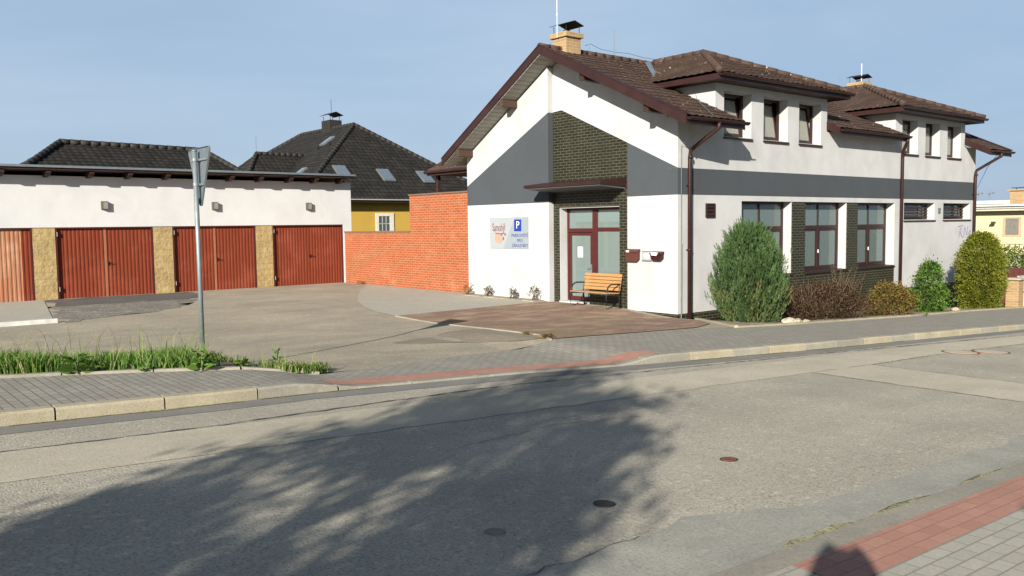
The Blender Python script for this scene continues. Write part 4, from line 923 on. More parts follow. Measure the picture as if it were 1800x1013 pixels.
def dark_house():
    H = empty('tiled_house', (-5, 24, 0)); tag(H, 'low house with charcoal tiled hipped roof rising behind the garage roof', 'house'); o = Matrix.Translation((5, -24, 0)); ad = lambda ob: (ob.data.transform(o), ob)[1]
    a, b = (-8.28, 25.5, 5.97), (-2.40, 25.5, 5.88); e0, e1 = (-11.03, 22.0, 4.25), (-1.1, 22.0, 4.25); f0, f1 = (-11.03, 29, 4.25), (-1.1, 29, 4.25)
    e0 = (-11.03, 21.5, 4.11); e1 = (-1.17, 21.5, 4.11); f0 = (-11.03, 29.5, 4.11); f1 = (-1.17, 29.5, 4.11)
    t = MB(); tile_face(t, [e0, e1, b, a], .28, .34, amp=.024, lift=.036); tile_face(t, [f0, e0, a], .30, .36, seg=2); tile_face(t, [e1, f1, b], .30, .36, seg=2); tile_face(t, [f1, f0, a, b], .3, .36, seg=2); ro = ad(build_tiles(t, 'roof', DTILE, H))
    for p, q in ((e0, a), (e1, b), (a, b)):
        c = MB(); ridge_caps(c, Vector(p)+Vector((0, 0, .06)), Vector(q)+Vector((0, 0, .06)), .12, .38); co = ad(c.build('ridge_cap', DTILE, ro, True)); co.data.uv_layers.new(name='UVMap')
    w = MB(); w.box((-10.6, 22.9, -.4), (-1.6, 29.0, 4.0)); ad(w.build('wall', WHITE2, H)); w = MB(); w.box((-10.9, 21.6, 3.98), (-1.3, 29.4, 4.06)); ad(w.build('eaves', DBROWN, ro))
dark_house()

# ------------------------------------------------------------------ plants
def leaf_mesh(name, c, a, ln, wd, tint, mat, parent=None, side=None, droop=0.0):
    """c: leaf bases, a: unit leaf directions, ln/wd: lengths and widths; every leaf a folded diamond of four corners"""
    n = len(c); s = rng.normal(size=(n, 3)) if side is None else side
    s = np.cross(a, s); s /= np.linalg.norm(s, axis=1)[:, None]+1e-9
    ln = ln[:, None]; wd = wd[:, None]
    m = c+a*ln*.45; tip = c+a*ln; tip[:, 2] -= droop*ln[:, 0]
    v = np.stack([c, m+s*wd/2, tip, m-s*wd/2], 1).reshape(-1, 3)
    me = bpy.data.meshes.new(name); me.vertices.add(4*n); me.vertices.foreach_set('co', v.ravel())
    me.loops.add(4*n); me.loops.foreach_set('vertex_index', np.arange(4*n)); me.polygons.add(n); me.polygons.foreach_set('loop_start', np.arange(n)*4)
    me.materials.append(mat); me.attributes.new('tint', 'FLOAT', 'FACE').data.foreach_set('value', np.clip(tint, 0, 1)); me.update(); me.validate()
    o = bpy.data.objects.new(name, me); COL.objects.link(o)
    if parent: o.parent = parent
    return o
unit = lambda v: v/(np.linalg.norm(v, axis=1)[:, None]+1e-9)
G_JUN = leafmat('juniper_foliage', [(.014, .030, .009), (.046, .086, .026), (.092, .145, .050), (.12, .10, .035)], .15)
G_BROWN = leafmat('brown_foliage', [(.020, .011, .006), (.040, .022, .011), (.072, .040, .019), (.055, .048, .018)], .15)
G_OCH = leafmat('ochre_foliage', [(.055, .050, .012), (.135, .10, .018), (.17, .085, .026), (.085, .10, .02)], .2)
G_GREEN = leafmat('fresh_foliage', [(.026, .058, .009), (.066, .132, .018), (.125, .205, .034)], .25)
G_THUJA = leafmat('thuja_foliage', [(.045, .060, .006), (.105, .125, .011), (.175, .185, .018), (.17, .13, .03)], .18)
G_TREE = leafmat('tree_foliage', [(.03, .06, .015), (.06, .11, .03)], .2)
G_GRASS = leafmat('grass_blade', [(.034, .080, .012), (.072, .155, .020), (.125, .215, .036), (.30, .25, .13)], .3)
G_HEDGE = leafmat('hedge_foliage', [(.05, .08, .012), (.10, .14, .02), (.16, .20, .03)], .2)
def stems(parent, n, r, h, seed, mat=None, spread=.6, rad=.018):
    rr = random.Random(seed); m = MB()
    for i in range(n):
        a = rr.uniform(0, 6.28); q = rr.uniform(0, .12); e = r*spread*rr.uniform(.3, 1)
        m.tube([(q*math.cos(a), q*math.sin(a), -.1), (e*.5*math.cos(a), e*.5*math.sin(a), h*.35), (e*math.cos(a), e*math.sin(a), h*.8)], [rad, rad*.75, rad*.3], 5)
    return m.build('stem', mat or BARK, parent, True)
def ovoid(n, rx, ry, h, prof, shell=.62, lump=.10, seed=1):
    """points in the outer shell of a lumpy shape; prof(t) gives the relative radius at height t"""
    r = np.random.default_rng(seed); t = r.random(n)*.98+.01; ph = r.random(n)*2*np.pi; rad = np.sqrt(shell**2+(1-shell**2)*r.random(n))
    pr = np.array([prof(x) for x in t])
    lm = np.array([mnoise.noise(Vector((math.cos(p)*1.6*2, math.sin(p)*1.6*2, q*4+seed))) for p, q in zip(ph, t)])
    k = rad*pr*(1+lump*2*lm)
    P = np.stack([np.cos(ph)*rx*k, np.sin(ph)*ry*k, t*h*(1+.15*lump*lm)], 1)
    N = unit(np.stack([np.cos(ph)/rx, np.sin(ph)/ry, (t-.35)*.8/h*1.2], 1)); return P, N, lm, rad
# juniper: upright feathery sprays
def juniper():
    B = empty('juniper_bush', (.47, -1.75, .0)); tag(B, 'tall blue green conifer bush with upright sprays in front of the street windows', 'conifer bush')
    prof = lambda t: (.66+.34*smooth01(t/.30)) if t < .30 else max(.0, 1-((t-.30)/.72)**1.9)**.66
    stems(B, 9, .8, 2.1, 4)
    C, A, Ln, Wd, Ti = [], [], [], [], []
    up = np.array([0, 0, 1.])
    for n, shell, sd in ((1500, .78, 3), (700, .30, 5)):
        P, N, lm, rad = ovoid(n, .84, .80, 2.20, prof, shell, .23, sd)
        D = unit(N*.26+up+rng.normal(size=N.shape)*.13)
        for i in range(n):
            k = 24; ax = D[i]; L = rng.uniform(.18, .42); tl = rng.random(k)**.8
            q = P[i]-ax*.1+ax*(tl*L)[:, None]+rng.normal(size=(k, 3))*(.020*(1.1-tl))[:, None]
            C.append(q); A.append(unit(ax+N[i]*.12+rng.normal(size=(k, 3))*.22)); Ln.append(rng.uniform(.05, .12, k)); Wd.append(rng.uniform(.009, .018, k))
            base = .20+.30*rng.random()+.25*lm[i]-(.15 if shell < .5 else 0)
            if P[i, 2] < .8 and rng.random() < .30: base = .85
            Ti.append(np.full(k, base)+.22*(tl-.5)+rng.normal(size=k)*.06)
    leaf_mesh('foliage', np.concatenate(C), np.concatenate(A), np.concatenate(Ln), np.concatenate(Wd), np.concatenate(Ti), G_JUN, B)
juniper()
def bush(name, loc, rx, ry, h, prof, n, k, ls, mat, label, cat, dirmix, lump=.14, seed=1, tint=(.3, .25), stemn=6, spreadcl=.07, rot=0):
    B = empty(name, loc, rot); tag(B, label, cat)
    P, N, lm, rad = ovoid(n, rx, ry, h, prof, .55, lump, seed); stems(B, stemn, min(rx, ry), h*.85, seed)
    C, A, Ln, Wd, Ti = [], [], [], [], []
    for i in range(n):
        q = P[i]+rng.normal(size=(k, 3))*spreadcl
        C.append(q); A.append(unit(N[i]*dirmix[0]+np.array([0, 0, dirmix[1]])+rng.normal(size=(k, 3))*dirmix[2])); l = rng.uniform(ls[0], ls[1], k); Ln.append(l); Wd.append(l*rng.uniform(ls[2], ls[3], k))
        Ti.append(np.clip(tint[0]+tint[1]*rng.normal()+.35*lm[i]+rng.normal(size=k)*.10, 0, 1))
    leaf_mesh('foliage', np.concatenate(C), np.concatenate(A), np.concatenate(Ln), np.concatenate(Wd), np.concatenate(Ti), mat, B); return B
dome = lambda t: math.sqrt(max(0, 1-(max(0, t-.25)/.76)**2))*(.75+.25*smooth01(t/.25))
# dark brown shrub: twigs and small bronze leaves
b = bush('barberry_shrub', (3.75, -1.75, T(3.75, -1.75)-.02), 1.85, .8, .85, dome, 660, 18, (.03, .075, .35, .6), G_BROWN, 'wide dark brown shrub with bare twigs below the brick window bay', 'shrub', (.5, .55, .7), .28, 5, (.4, .22), 16, .10)
def spikes(B, n, rx, ry, h, seed, mat, off=(0, 0)):
    rr = random.Random(seed); C = []; A = []; Ln = []; Wd = []; Ti = []; m = MB()
    for i in range(n):
        x = off[0]+rr.gauss(0, rx*.5); y = off[1]+rr.gauss(0, ry*.5); t = Vector((x*.25+rr.gauss(0, .22), rr.gauss(0, .2), 1)).normalized(); L = h*rr.uniform(.6, 1.05)
        p0 = Vector((x*.7, y*.7, .1)); p1 = p0+t*L; m.tube([p0, (p0+p1)/2+Vector((0, 0, .03)), p1], [.010, .008, .003], 4)
        for k in range(30):
            u = rr.uniform(.25, 1); q = p0.lerp(p1, u); C.append(q); A.append((t+Vector((rr.gauss(0, .6), rr.gauss(0, .6), rr.gauss(0, .3)))).normalized()); l = rr.uniform(.03, .07); Ln.append(l); Wd.append(l*.45); Ti.append(rr.uniform(.1, .75))
    m.build('twig', BARK, B, True)
    leaf_mesh('twig_leaves', np.array([tuple(c) for c in C]), np.array([tuple(a) for a in A]), np.array(Ln), np.array(Wd), np.array(Ti), mat, B)
spikes(b, 80, 1.6, .5, 1.0, 4, G_BROWN, (.2, 0)); spikes(b, 46, .6, .4, 1.30, 5, G_BROWN, (1.15, 0)); spikes(b, 16, .4, .3, .95, 6, G_BROWN, (-1.3, -.1))
b = bush('spirea_shrub', (6.95, -1.95, T(6.95, -1.95)-.02), .82, .62, .86, dome, 420, 16, (.03, .07, .5, .75), G_OCH, 'low rounded shrub with yellow and rust leaves beside the dark brown shrub', 'shrub', (.8, .35, .6), .16, 8, (.42, .28), 8, .06)
cone = lambda t: (.62+.38*smooth01(t/.3)) if t < .3 else max(0, 1-(t-.3)/.74)**.62
b = bush('laurel_shrub', (9.5, -1.9, T(9.5, -1.9)-.02), .60, .56, 1.52, cone, 420, 15, (.05, .10, .35, .55), G_GREEN, 'small bright green shrub against the white wall, left of the clipped conifer', 'shrub', (.7, .5, .6), .24, 11, (.5, .25), 7, .06)
egg = lambda t: (.70+.30*smooth01(t/.36)) if t < .36 else max(0, 1-((t-.36)/.65)**2.25)**.56
b = bush('clipped_thuja', (13.55, -1.72, T(13.4, -1.7)-.05), .78, .76, 2.55, egg, 2300, 16, (.035, .085, .35, .6), G_THUJA, 'large clipped yellow green conifer shaped like an egg at the far house corner', 'conifer bush', (.9, .5, .5), .075, 14, (.42, .18), 8, .05)
# little plants along the white wall
for i, (y, sz, lab, mat) in enumerate(((8.12, .36, 'yellow green little plant at the foot of the brick wall corner', G_OCH), (7.12, .30, 'small plant at the white wall below the left end of the sign board', G_BROWN), (5.92, .32, 'small plant at the white wall below the right end of the sign board', G_BROWN), (4.92, .42, 'largest small dry plant by the entrance end of the white wall', G_BROWN))):
    B = empty('wall_plant', (-.42, y, .19)); tag(B, lab, 'plant', 'small plants along the white wall')
    P, N, lm, rad = ovoid(34, sz*.42, sz*.42, sz, dome, .3, .2, 20+i); stems(B, 5, sz*.4, sz, 30+i, None, .8, .008)
    q = np.repeat(P, 7, 0)+rng.normal(size=(len(P)*7, 3))*.02
    leaf_mesh('foliage', q, unit(np.repeat(N, 7, 0)+rng.normal(size=q.shape)*.6+np.array([0, 0, .5])), rng.uniform(.03, .07, len(q)), rng.uniform(.015, .03, len(q)), rng.random(len(q))*.5+(.25 if i == 0 else .5), mat, B)
# pale stones in the bed
for i, (x, y, s, lab) in enumerate(((.95, -2.55, .20, 'largest pale stone lying right of the tall conifer bush'), (1.35, -2.50, .14, 'middle pale stone between conifer bush and brown shrub'), (1.68, -2.52, .10, 'smallest pale stone nearest the brown shrub'), (10.6, -2.2, .16, 'pale stone left of the clipped conifer'))):
    bm = bmesh.new(); bmesh.ops.create_icosphere(bm, subdivisions=3, radius=1)
    for v in bm.verts: k = 1+.28*mnoise.noise(v.co*1.3+Vector((i*7, 0, 0)))+.08*mnoise.noise(v.co*4); v.co = Vector((v.co.x*s*k, v.co.y*s*.8*k, v.co.z*s*.55*k))
    me = bpy.data.meshes.new('stone'); bm.to_mesh(me); bm.free(); me.materials.append(CONC if i else simple('pale_stone', (.40, .36, .28), .9, bump=.4)); o = bpy.data.objects.new('stone', me); COL.objects.link(o); o.location = (x, y, T(x, y)+s*.12); tag(o, lab, 'stone', 'pale stones in the bed')

# grass on the verge
def grass():
    n = 26000; x = rng.uniform(-20, -11.45, n); f = rng.random(n)
    front = np.array([yb(a) for a in x])+.05+.10*np.array([mnoise.noise(Vector((a*2.3, 1, 7))) for a in x]); back = np.interp(x, [-20, -14.6, -12.6, -11.9, -11.4], [.2, -.4, -1.6, -2.8, -3.25])
    y = front+(back-front)*f**1.25
    cl = np.array([mnoise.noise(Vector((a*.9, b*.9, 3))) for a, b in zip(x, y)])
    keep = (rng.random(n) < .40+1.25*cl+.22*(x < -13)) & ~((abs(x+12.55) < .28) & (y < -2.6) & (rng.random(n) < .6)); x, y, cl, f = x[keep], y[keep], cl[keep], f[keep]; n = len(x)
    z = np.array([T(a, b) for a, b in zip(x, y)])+.01
    h = (.06+.17*rng.random(n)+.20*np.clip(cl, 0, 1)); h *= np.interp(x, [-16, -13.2, -12.4, -11.4], [1.25, 1.15, .75, .75]); h *= np.where(f > .75, .8, 1)*.95; h = np.minimum(h, .42)
    tall = rng.random(n) < .02; h[tall] = rng.uniform(.40, .68, tall.sum())*np.where(x[tall] > -12.6, .6, 1)
    lean = rng.normal(size=(n, 2))*.30; a0 = rng.random(n)*2*np.pi; w = rng.uniform(.004, .010, n); w[tall] = .004; sx, sy = np.cos(a0)*w, np.sin(a0)*w
    P0 = np.stack([x-sx, y-sy, z], 1); P1 = np.stack([x+sx, y+sy, z], 1)
    M0 = np.stack([x+lean[:, 0]*h*.4-sx*.8, y+lean[:, 1]*h*.4-sy*.8, z+h*.6], 1); M1 = np.stack([x+lean[:, 0]*h*.4+sx*.8, y+lean[:, 1]*h*.4+sy*.8, z+h*.6], 1)
    TP = np.stack([x+lean[:, 0]*h*1.1, y+lean[:, 1]*h*1.1, z+h*rng.uniform(.82, 1, n)], 1)
    v = np.stack([P0, P1, M1, TP, M0], 1).reshape(-1, 3)
    me = bpy.data.meshes.new('grass'); me.vertices.add(5*n); me.vertices.foreach_set('co', v.ravel()); b5 = np.arange(n)[:, None]*5; li = np.concatenate([b5+np.array([0, 1, 2, 4]), b5+np.array([4, 2, 3])], 1).ravel(); me.loops.add(7*n); me.loops.foreach_set('vertex_index', li); me.polygons.add(2*n); me.polygons.foreach_set('loop_start', (np.arange(n)[:, None]*7+np.array([0, 4])).ravel())
    ti = np.clip(.36+.26*rng.normal(size=n)+.30*cl, 0, .74); ti[tall] = rng.uniform(.5, 1, tall.sum()); ti = np.where((rng.random(n) < .13+.27*(x > -12.6)), rng.uniform(.7, 1, n), ti)
    me.materials.append(G_GRASS); me.attributes.new('tint', 'FLOAT', 'FACE').data.foreach_set('value', np.repeat(ti, 2)); me.update(); me.validate()
    o = bpy.data.objects.new('grass', me); COL.objects.link(o); tag(o, 'strip of long green grass between the pavement and the yard', 'grass', kind='stuff')
grass()
def weed(x, y, r, h, nl, label, seed, wide=.4, flat=.5, mat=None):
    B = empty('weed', (x, y, (pave_z(x) if y < yb(x) else T(x, y))+.01)); tag(B, label, 'weed', 'weeds on the verge'); q = np.random.default_rng(seed)
    ph = q.random(nl)*6.28; t = q.random(nl)
    c = np.stack([np.cos(ph)*r*.25*q.random(nl), np.sin(ph)*r*.25*q.random(nl), t*h*.7], 1); a = unit(np.stack([np.cos(ph), np.sin(ph), flat*(.4+q.random(nl))], 1)); L = r*q.uniform(.55, 1.1, nl)*(1-.5*t)
    leaf_mesh('leaves', c, a, L, L*wide*q.uniform(.6, 1.1, nl), q.random(nl)*.6+.2, mat or G_GREEN, B, droop=.15)
    m = MB()
    for i in range(5):
        p = q.random()*6.28; e = r*.6*q.random(); m.tube([(0, 0, 0), (e*.5*math.cos(p), e*.5*math.sin(p), h*.6), (e*math.cos(p), e*math.sin(p), h)], [.006, .005, .002], 5)
    m.build('stem', simple('weed_stem', (.12, .17, .05), .7) if mat is None else BARK, B, True)
weed(-14.35, -2.95, .27, .30, 46, 'broad leaved weed over the edging, leftmost of the weeds', 1)
weed(-13.05, -3.33, .20, .34, 46, 'upright blue green weed in the grass left of the sign post', 2)
weed(-12.55, -3.35, .16, .14, 40, 'low leafy weed at the foot of the sign post', 3)
weed(-11.98, -3.1, .13, .34, 34, 'tall weed in the grass right of the sign post', 4, .3, 1.2)
weed(-11.60, -3.5, .14, .14, 40, 'weed at the right end of the grass strip', 5, .25, .9)
weed(-13.65, -3.13, .10, .12, 16, 'tiny weed growing in the joint of the edging stones', 6)
weed(-6.62, -2.50, .17, .08, 60, 'low green weed cushion at the front corner of the reddish patio', 7, .22, .7, G_OCH)
weed(-6.45, -1.75, .12, .06, 40, 'flat weed in the edge of the patio beside the yard', 8, .22, .5, G_OCH)
weed(6.7, -3.05, .12, .12, 24, 'tiny weed in the pavement joint in front of the yellow shrub', 9)

# ------------------------------------------------------------------ road sign, covers
def road_sign():
    x, y = -12.6, -2.13; z = T(x, y)
    s = empty('road_sign', (x, y, z), 0); tag(s, 'triangular give way sign seen from its grey back on a steel post in the grass', 'road sign'); h = 3.44-z
    m = MB(); m.tube([(0, 0, -.2), (-.01, .0, h-.01)], .031, 14); m.tube([(-.01, 0, h-.01), (-.01, 0, h+.01)], .034, 14); m.build('post', METAL, s, True)
    X = .062; zt = h+.02; zb = h-.735; hw = .37; pts = []
    for (py, pz) in ((-hw, zt), (hw, zt), (0, zb)):
        c = Vector((0, 0, (2*zt+zb)/3)); v = Vector((0, py, pz)); q = v+(c-v)*.09; t = (v-c).normalized(); sd = Vector((0, -t.z, t.y)); r = .045
        for k in range(5): a = math.pi/3*(k/2-1); pts.append(q+(t*math.cos(a)+sd*math.sin(a))*r)
    cen = sum(pts, Vector())/len(pts); pts.sort(key=lambda p: math.atan2(p.z-cen.z, p.y-cen.y))
    m = MB(); m.prism([(X, p.y, p.z) for p in pts], (.004, 0, 0)); pl_ = fixn(m.build('sign_plate', simple('sign_back_grey', (.13, .16, .175), .5, .35), s))
    m = MB()
    for i in range(len(pts)): a, b = pts[i], pts[(i+1) % len(pts)]; m.beam((X-.008, a.y, a.z), (X-.008, b.y, b.z), .006, .024, (1, 0, 0))
    m.build('plate_rim', METAL, pl_)
    m = MB(); m.prism([(X+.0055, p.y*.97, cen.z+(p.z-cen.z)*.97) for p in pts], (.001, 0, 0)); fixn(m.build('sign_border', simple('sign_red', (.55, .02, .02), .4), pl_)); m = MB(); m.prism([(X+.0085, p.y*.66, cen.z+(p.z-cen.z)*.66) for p in pts], (.001, 0, 0)); fixn(m.build('sign_face', WHITEP, pl_))
    for zz, w in ((zt-.14, .30), (zt-.47, .14)):
        m = MB(); m.tube([(-.008, 0, zz-.018), (-.008, 0, zz+.018)], .037, 12); m.box((X-.022, -w, zz-.012), (X-.002, w, zz+.012)); m.box((.02, -.05, zz-.015), (X-.022, .05, zz+.015)); m.build('clamp', METAL, s)
road_sign()
def cover(x, y, r, mat, label, ring=None, oval=1):
    c = empty('utility_cover', (x, y, road_z(x)+.006)); tag(c, label, 'utility cover', 'covers in the road'); c.rotation_euler = (0, R(2.58), 0)
    m = MB(); n = 28; k = [(r*math.cos(i*2*math.pi/n), r*oval*math.sin(i*2*math.pi/n)) for i in range(n)]
    m.prism([(a*.86, b*.86, 0) for a, b in k], (0, 0, .006)); fixn(m.build('lid', mat, c)); m = MB()
    for i in range(n):
        (a, b), (d, e) = k[i], k[(i+1) % n]; m.quad((a, b, .004), (d, e, .004), (d*.9, e*.9, .004), (a*.9, b*.9, .004)); m.quad((a, b, -.02), (d, e, -.02), (d, e, .004), (a, b, .004))
    m.build('frame', ring or DIRON, c)
cover(-10.96, -9.55, .085, RUST, 'small rusty oval valve cover on the sunlit near lane', None, .8)
cover(-12.70, -9.82, .075, DIRON, 'small black valve cover at the right end of the tree shadow')
cover(-13.65, -9.84, .065, simple('worn_iron', (.17, .16, .145), .8), 'faint worn grey valve cover left of the black one', simple('worn_iron_rim', (.2, .19, .17), .8))
cover(-.62, -7.05, .32, LASPH, 'round manhole with a rusty rim in the far lane, left of a pair', RUST)
cover(.02, -7.32, .32, LASPH, 'round manhole with a rusty rim in the far lane, right of a pair', RUST)

# ------------------------------------------------------------------ the far right: gate, fence, hedge, neighbours
def right_side():
    P = empty('gate_pillar', (14.6, -2.4, -.68)); tag(P, 'tan brick gate pillar with a flat cap right of the clipped conifer', 'pillar')
    m = MB(); m.box((-.2, -.2, -.3), (.22, .2, 1.02)); m.build('shaft', CHIMB, P); m = MB(); m.box((-.27, -.27, 1.02), (.29, .27, 1.09)); bevel(m.build('cap', CONC, P), .02)
    g = empty('white_gate', (14.86, -2.42, -.68)); tag(g, 'white board gate beside the tan brick pillar', 'gate')
    m = MB()
    for k in range(20): m.box((k*.15, -.02, .06), (k*.15+.138, .0, 1.10))
    m.build('board_panel', WHITEP, g); m = MB(); m.box((0, .002, .2), (3, .05, .28)).box((0, .002, .85), (3, .05, .93)).box((0, -.03, 1.1), (3, .05, 1.14)); m.build('gate_frame', simple('gate_grey', (.3, .31, .32), .5), g); m = MB(); m.box((.1, -.04, .55), (1.2, -.02, .59)); m.build('latch_bar', DIRON, g)
    f = empty('board_fence', (20, -.5, -.95)); tag(f, 'red brown board fence below the hedge at the right edge', 'fence')
    m = MB()
    for k in range(26): m.box((-.02, -2.5+k*.2, 0), (.02, -2.5+k*.2+.19, 1.40))
    m.build('board_panel', FENCEB, f)
    for y in (-2.4, 0, 2.4): m = MB(); m.box((.02, y, 0), (.12, y+.1, 1.45)); m.build('post', DBROWN, f)
    B = empty('hedge', (22, .2, -.9)); tag(B, 'green hedge above the red brown fence', 'hedge'); r = rng; n = 9000
    q = np.stack([r.uniform(-.6, .6, n), r.uniform(-3.2, 1.9, n), r.uniform(.2, 2.1, n)], 1); q[:, 2] += .22*np.array([mnoise.noise(Vector((a[1]*1.3, a[0], 5))) for a in q])-.25*np.clip(q[:, 1]-.3, 0, 2); leaf_mesh('foliage', q, unit(r.normal(size=(n, 3))+np.array([-.6, 0, .5])), r.uniform(.08, .17, n), r.uniform(.04, .09, n), r.random(n), G_HEDGE, B); stems(B, 14, 2.0, 1.7, 9)
    N = empty('neighbour_house', (34, 3, -1.5)); tag(N, 'cream flat roofed house with a small window at the right edge', 'house'); o = Matrix.Translation((-34, -3, 1.5)); ad = lambda ob: (ob.data.transform(o), ob)[1]
    w = MB(); w.prism([(34, -4, -1.8), (34, 9, -1.8), (34, 9, 2.80), (34, -4, 2.80)], (8, 0, 0)); ad(fixn(w.build('wall', CREAM, N)))
    w = MB(); w.box((33.4, -4.6, 2.82), (43, 9.6, 2.93)); ro = ad(w.build('roof', simple('cream_soffit', (.45, .41, .31), .7), N)); w = MB(); w.box((33.32, -4.7, 2.932), (43.1, 9.7, 3.15)); ad(w.build('fascia', simple('grey_fascia', (.33, .32, .30), .6), ro)); w = MB(); w.box((33.2, -4.7, 3.06), (33.32, 9.7, 3.16)); ad(w.build('gutter', simple('grey_gutter_b', (.46, .45, .43), .5), ro))
    w = MB(); w.box((36, 4.85, 3.1), (36.6, 5.75, 3.95)); w.box((35.9, 4.7, 3.95), (36.7, 5.9, 4.02)); ch = ad(w.build('chimney', CHIMB, ro)); w = MB(); w.box((36, 4.9, 4.1), (36.6, 5.7, 4.13)); w.tube([(36.1, 5, 4), (36.1, 5, 4.12)], .02, 5); w.tube([(36.5, 5.6, 4), (36.5, 5.6, 4.12)], .02, 5); ad(w.build('chimney_cowl', BLACK, ch))
    w = MB(); w.prism([(37, 2.0, 3.16), (37, 4.6, 3.16), (41, 4.6, 3.55), (41, 2.0, 3.55)], (0, 0, .08)); ad(w.build('roof_panel', simple('dark_panel', (.03, .03, .045), .3), ro))
    w = MB(); w.box((33.97, 4.40, 1.42), (34.0, 5.32, 1.5)).box((33.97, 4.40, 2.40), (34, 5.32, 2.47)).box((33.97, 4.40, 1.5), (34, 4.52, 2.40)).box((33.97, 5.19, 1.5), (34, 5.32, 2.40)); wo = ad(w.build('window', simple('salmon_surround', (.42, .25, .17), .8), N))
    w = MB(); w.box((33.98, 4.52, 1.5), (33.99, 5.19, 2.40)); ad(w.build('pane', simple('window_shade_pane', (.14, .135, .115), .3), wo))
    w = MB()
    for z in (1.35, 1.05, .75): w.tube([(33.2, 2, z), (33.2, 7.5, z)], .022, 5)
    for y in (2.4, 4.0, 5.6, 7.2): w.tube([(33.2, y, .3), (33.2, y, 1.36)], .022, 5)
    ad(w.build('railing', simple('railing_grey', (.40, .37, .30), .5), N)); w = MB(); w.box((33.0, -4, -1.8), (33.99, 8, .42)); ad(w.build('terrace_wall', simple('terrace_grey', (.30, .28, .24), .8), N))
    w = MB(); w.tube([(33.9, 5.8, 2.15), (33.7, 5.75, 2.2)], .05, 6); w.box((33.6, 5.6, 2.12), (33.75, 5.8, 2.24)); ad(w.build('wall_lamp', DIRON, N))
    D = empty('flat_roofed_building', (60, 16, -2)); tag(D, 'distant pale building with a flat white roof beyond the house corner', 'building')
    w = MB(); w.box((0, -1.5, -.5), (10, 8, 5.6)); w.build('wall', simple('far_white_wall', (.32, .35, .39), .8), D); w = MB(); w.box((-.4, -2, 5.602), (10.4, 8.4, 5.9)); w.build('roof', simple('far_white_roof', (.40, .44, .48), .7), D)
    for yy in (.6, 1.5): w = MB(); w.tube([(1, yy, 5.8), (1, yy, 6.7)], .06, 6); w.box((.8, yy-.3, 6.5), (1.2, yy+.2, 6.62)); w.build('antenna', METAL, D)
    for i, (x, y, s, lab) in enumerate(((52, 2, 2.6, 'round green tree beyond the cream house roof'), (75, 24, 3.2, 'distant tree behind the flat roofed building'))): pass
right_side()

# ------------------------------------------------------------------ trees behind the viewer whose shade falls on the road, and the photographer
def tree(x, y, z, crown, label, seed, ncl, per, lsz):
    t = empty('street_tree', (x, y, z)); tag(t, label, 'tree', 'street trees beside the viewer'); q = np.random.default_rng(seed); rr = random.Random(seed)
    (cz, rxy, rz_) = crown; m = MB(); m.tube([(0, 0, -.2), (.03, .02, 1.2), (-.02, .05, cz*.75), (.05, 0, cz+rz_*.4)], [.14, .11, .085, .03], 9)
    cl = []
    for i in range(ncl):
        while True:
            p = q.uniform(-1, 1, 3)
            if .25 < np.linalg.norm(p) < 1: break
        p = p*np.array([rxy, rxy, rz_])+np.array([0, 0, cz]); cl.append(p)
        if i % 3 == 0: s_ = Vector((0, 0, max(1.4, p[2]-1.1))); m.tube([s_, s_.lerp(Vector(p), .5)+Vector((0, 0, .12)), Vector(p)], [.04, .025, .008], 5)
    m.build('trunk', BARK, t, True)
    cl = np.repeat(np.array(cl), per, 0); c = cl+q.normal(size=cl.shape)*np.array([.22, .22, .13]); n = len(c); L = q.uniform(lsz*.7, lsz*1.3, n)
    leaf_mesh('crown', c, unit(q.normal(size=(n, 3))), L, L*.6, q.random(n), G_TREE, t)
tree(-23.0, -14.12, .85, (3.75, 1.50, 2.0), 'leafy street tree standing left behind the viewer, its shade on the road', 5, 84, 150, .13)
tree(-20.1, -19.2, .80, (2.9, 1.9, 1.25), 'smaller leafy street tree right behind the viewer, its shade on the near pavement', 8, 46, 50, .13)

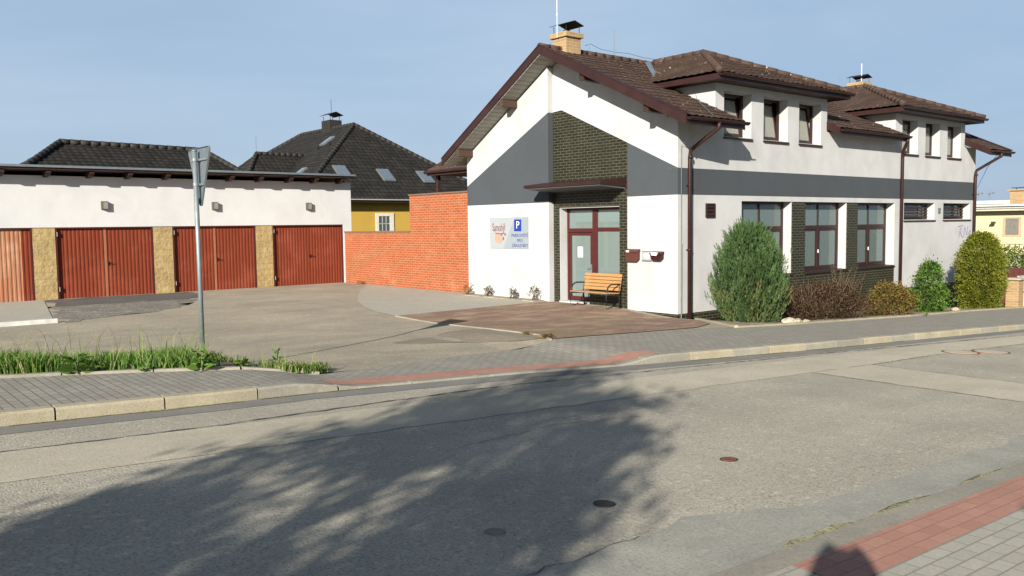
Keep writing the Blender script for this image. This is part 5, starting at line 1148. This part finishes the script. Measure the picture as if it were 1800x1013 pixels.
def person():
    x, y = -17.20, -14.22; z = road_z(x)+.03
    p = empty('person', (x, y, z), math.atan2(SUN_H.y, SUN_H.x)); tag(p, 'person in dark clothes and an added boxy hood standing on the near pavement, both hands raised', 'person')
    V = [(0, 0, .95, .15), (0, 0, 1.12, .145), (0, 0, 1.32, .165), (0, 0, 1.48, .13), (0, 0, 1.57, .062), (.01, 0, 1.66, .085), (.0, 0, 1.77, .10), (0, 0, 1.85, .07)]
    E = [(i, i+1) for i in range(7)]
    def chain(st, pts):
        k = st
        for q in pts: V.append(q); E.append((k, len(V)-1)); k = len(V)-1
        return k
    hands = []
    for s in (-1, 1):
        chain(0, [(0, s*.10, .88, .095), (.01, s*.11, .50, .062), (-.02, s*.115, .10, .045), (.06, s*.12, .04, .042), (.15, s*.125, .035, .030)])
        k = chain(3, [(0, s*.18, 1.47, .070), (.08, s*.29, 1.36, .055), (.22, s*.17, 1.60, .045), (.28, s*.13, 1.70, .038), (.30, s*.11, 1.75, .030)]); hands.append(k)
        for j in range(4): chain(k, [(.315+.012*j, s*(.105-.012*j), 1.80+.004*j, .0095), (.325, s*(.075-.008*j), 1.825-.018*j, .0085), (.325, s*(.045-.004*j), 1.82-.02*j, .0075)])
        chain(k, [(.30, s*.085, 1.75, .011), (.315, s*.05, 1.735, .009)])
    me = bpy.data.meshes.new('body'); me.from_pydata([v[:3] for v in V], E, []); o = bpy.data.objects.new('body', me); COL.objects.link(o); o.parent = p
    sk = o.modifiers.new('skin', 'SKIN'); o.modifiers.new('sub', 'SUBSURF').levels = 1
    for i, d in enumerate(me.skin_vertices[0].data): d.radius = (V[i][3]*.85, V[i][3])if i < 4 else (V[i][3],)*2; d.use_root = i == 0
    me.materials.append(CLOTH)
    m = MB(); bm = bmesh.new(); bmesh.ops.create_uvsphere(bm, u_segments=16, v_segments=10, radius=1)
    for v in bm.verts: q_ = [math.copysign(abs(a)**.6, a) for a in v.co]; v.co = Vector((q_[0]*.125-.02, q_[1]*.150, q_[2]*.125+1.79))  # boxy hood, added to fill out the outline of the cast shadow
    hm = bpy.data.meshes.new('hood'); bm.to_mesh(hm); bm.free(); hm.materials.append(CLOTH); h = bpy.data.objects.new('hood', hm); COL.objects.link(h); h.parent = p
person()
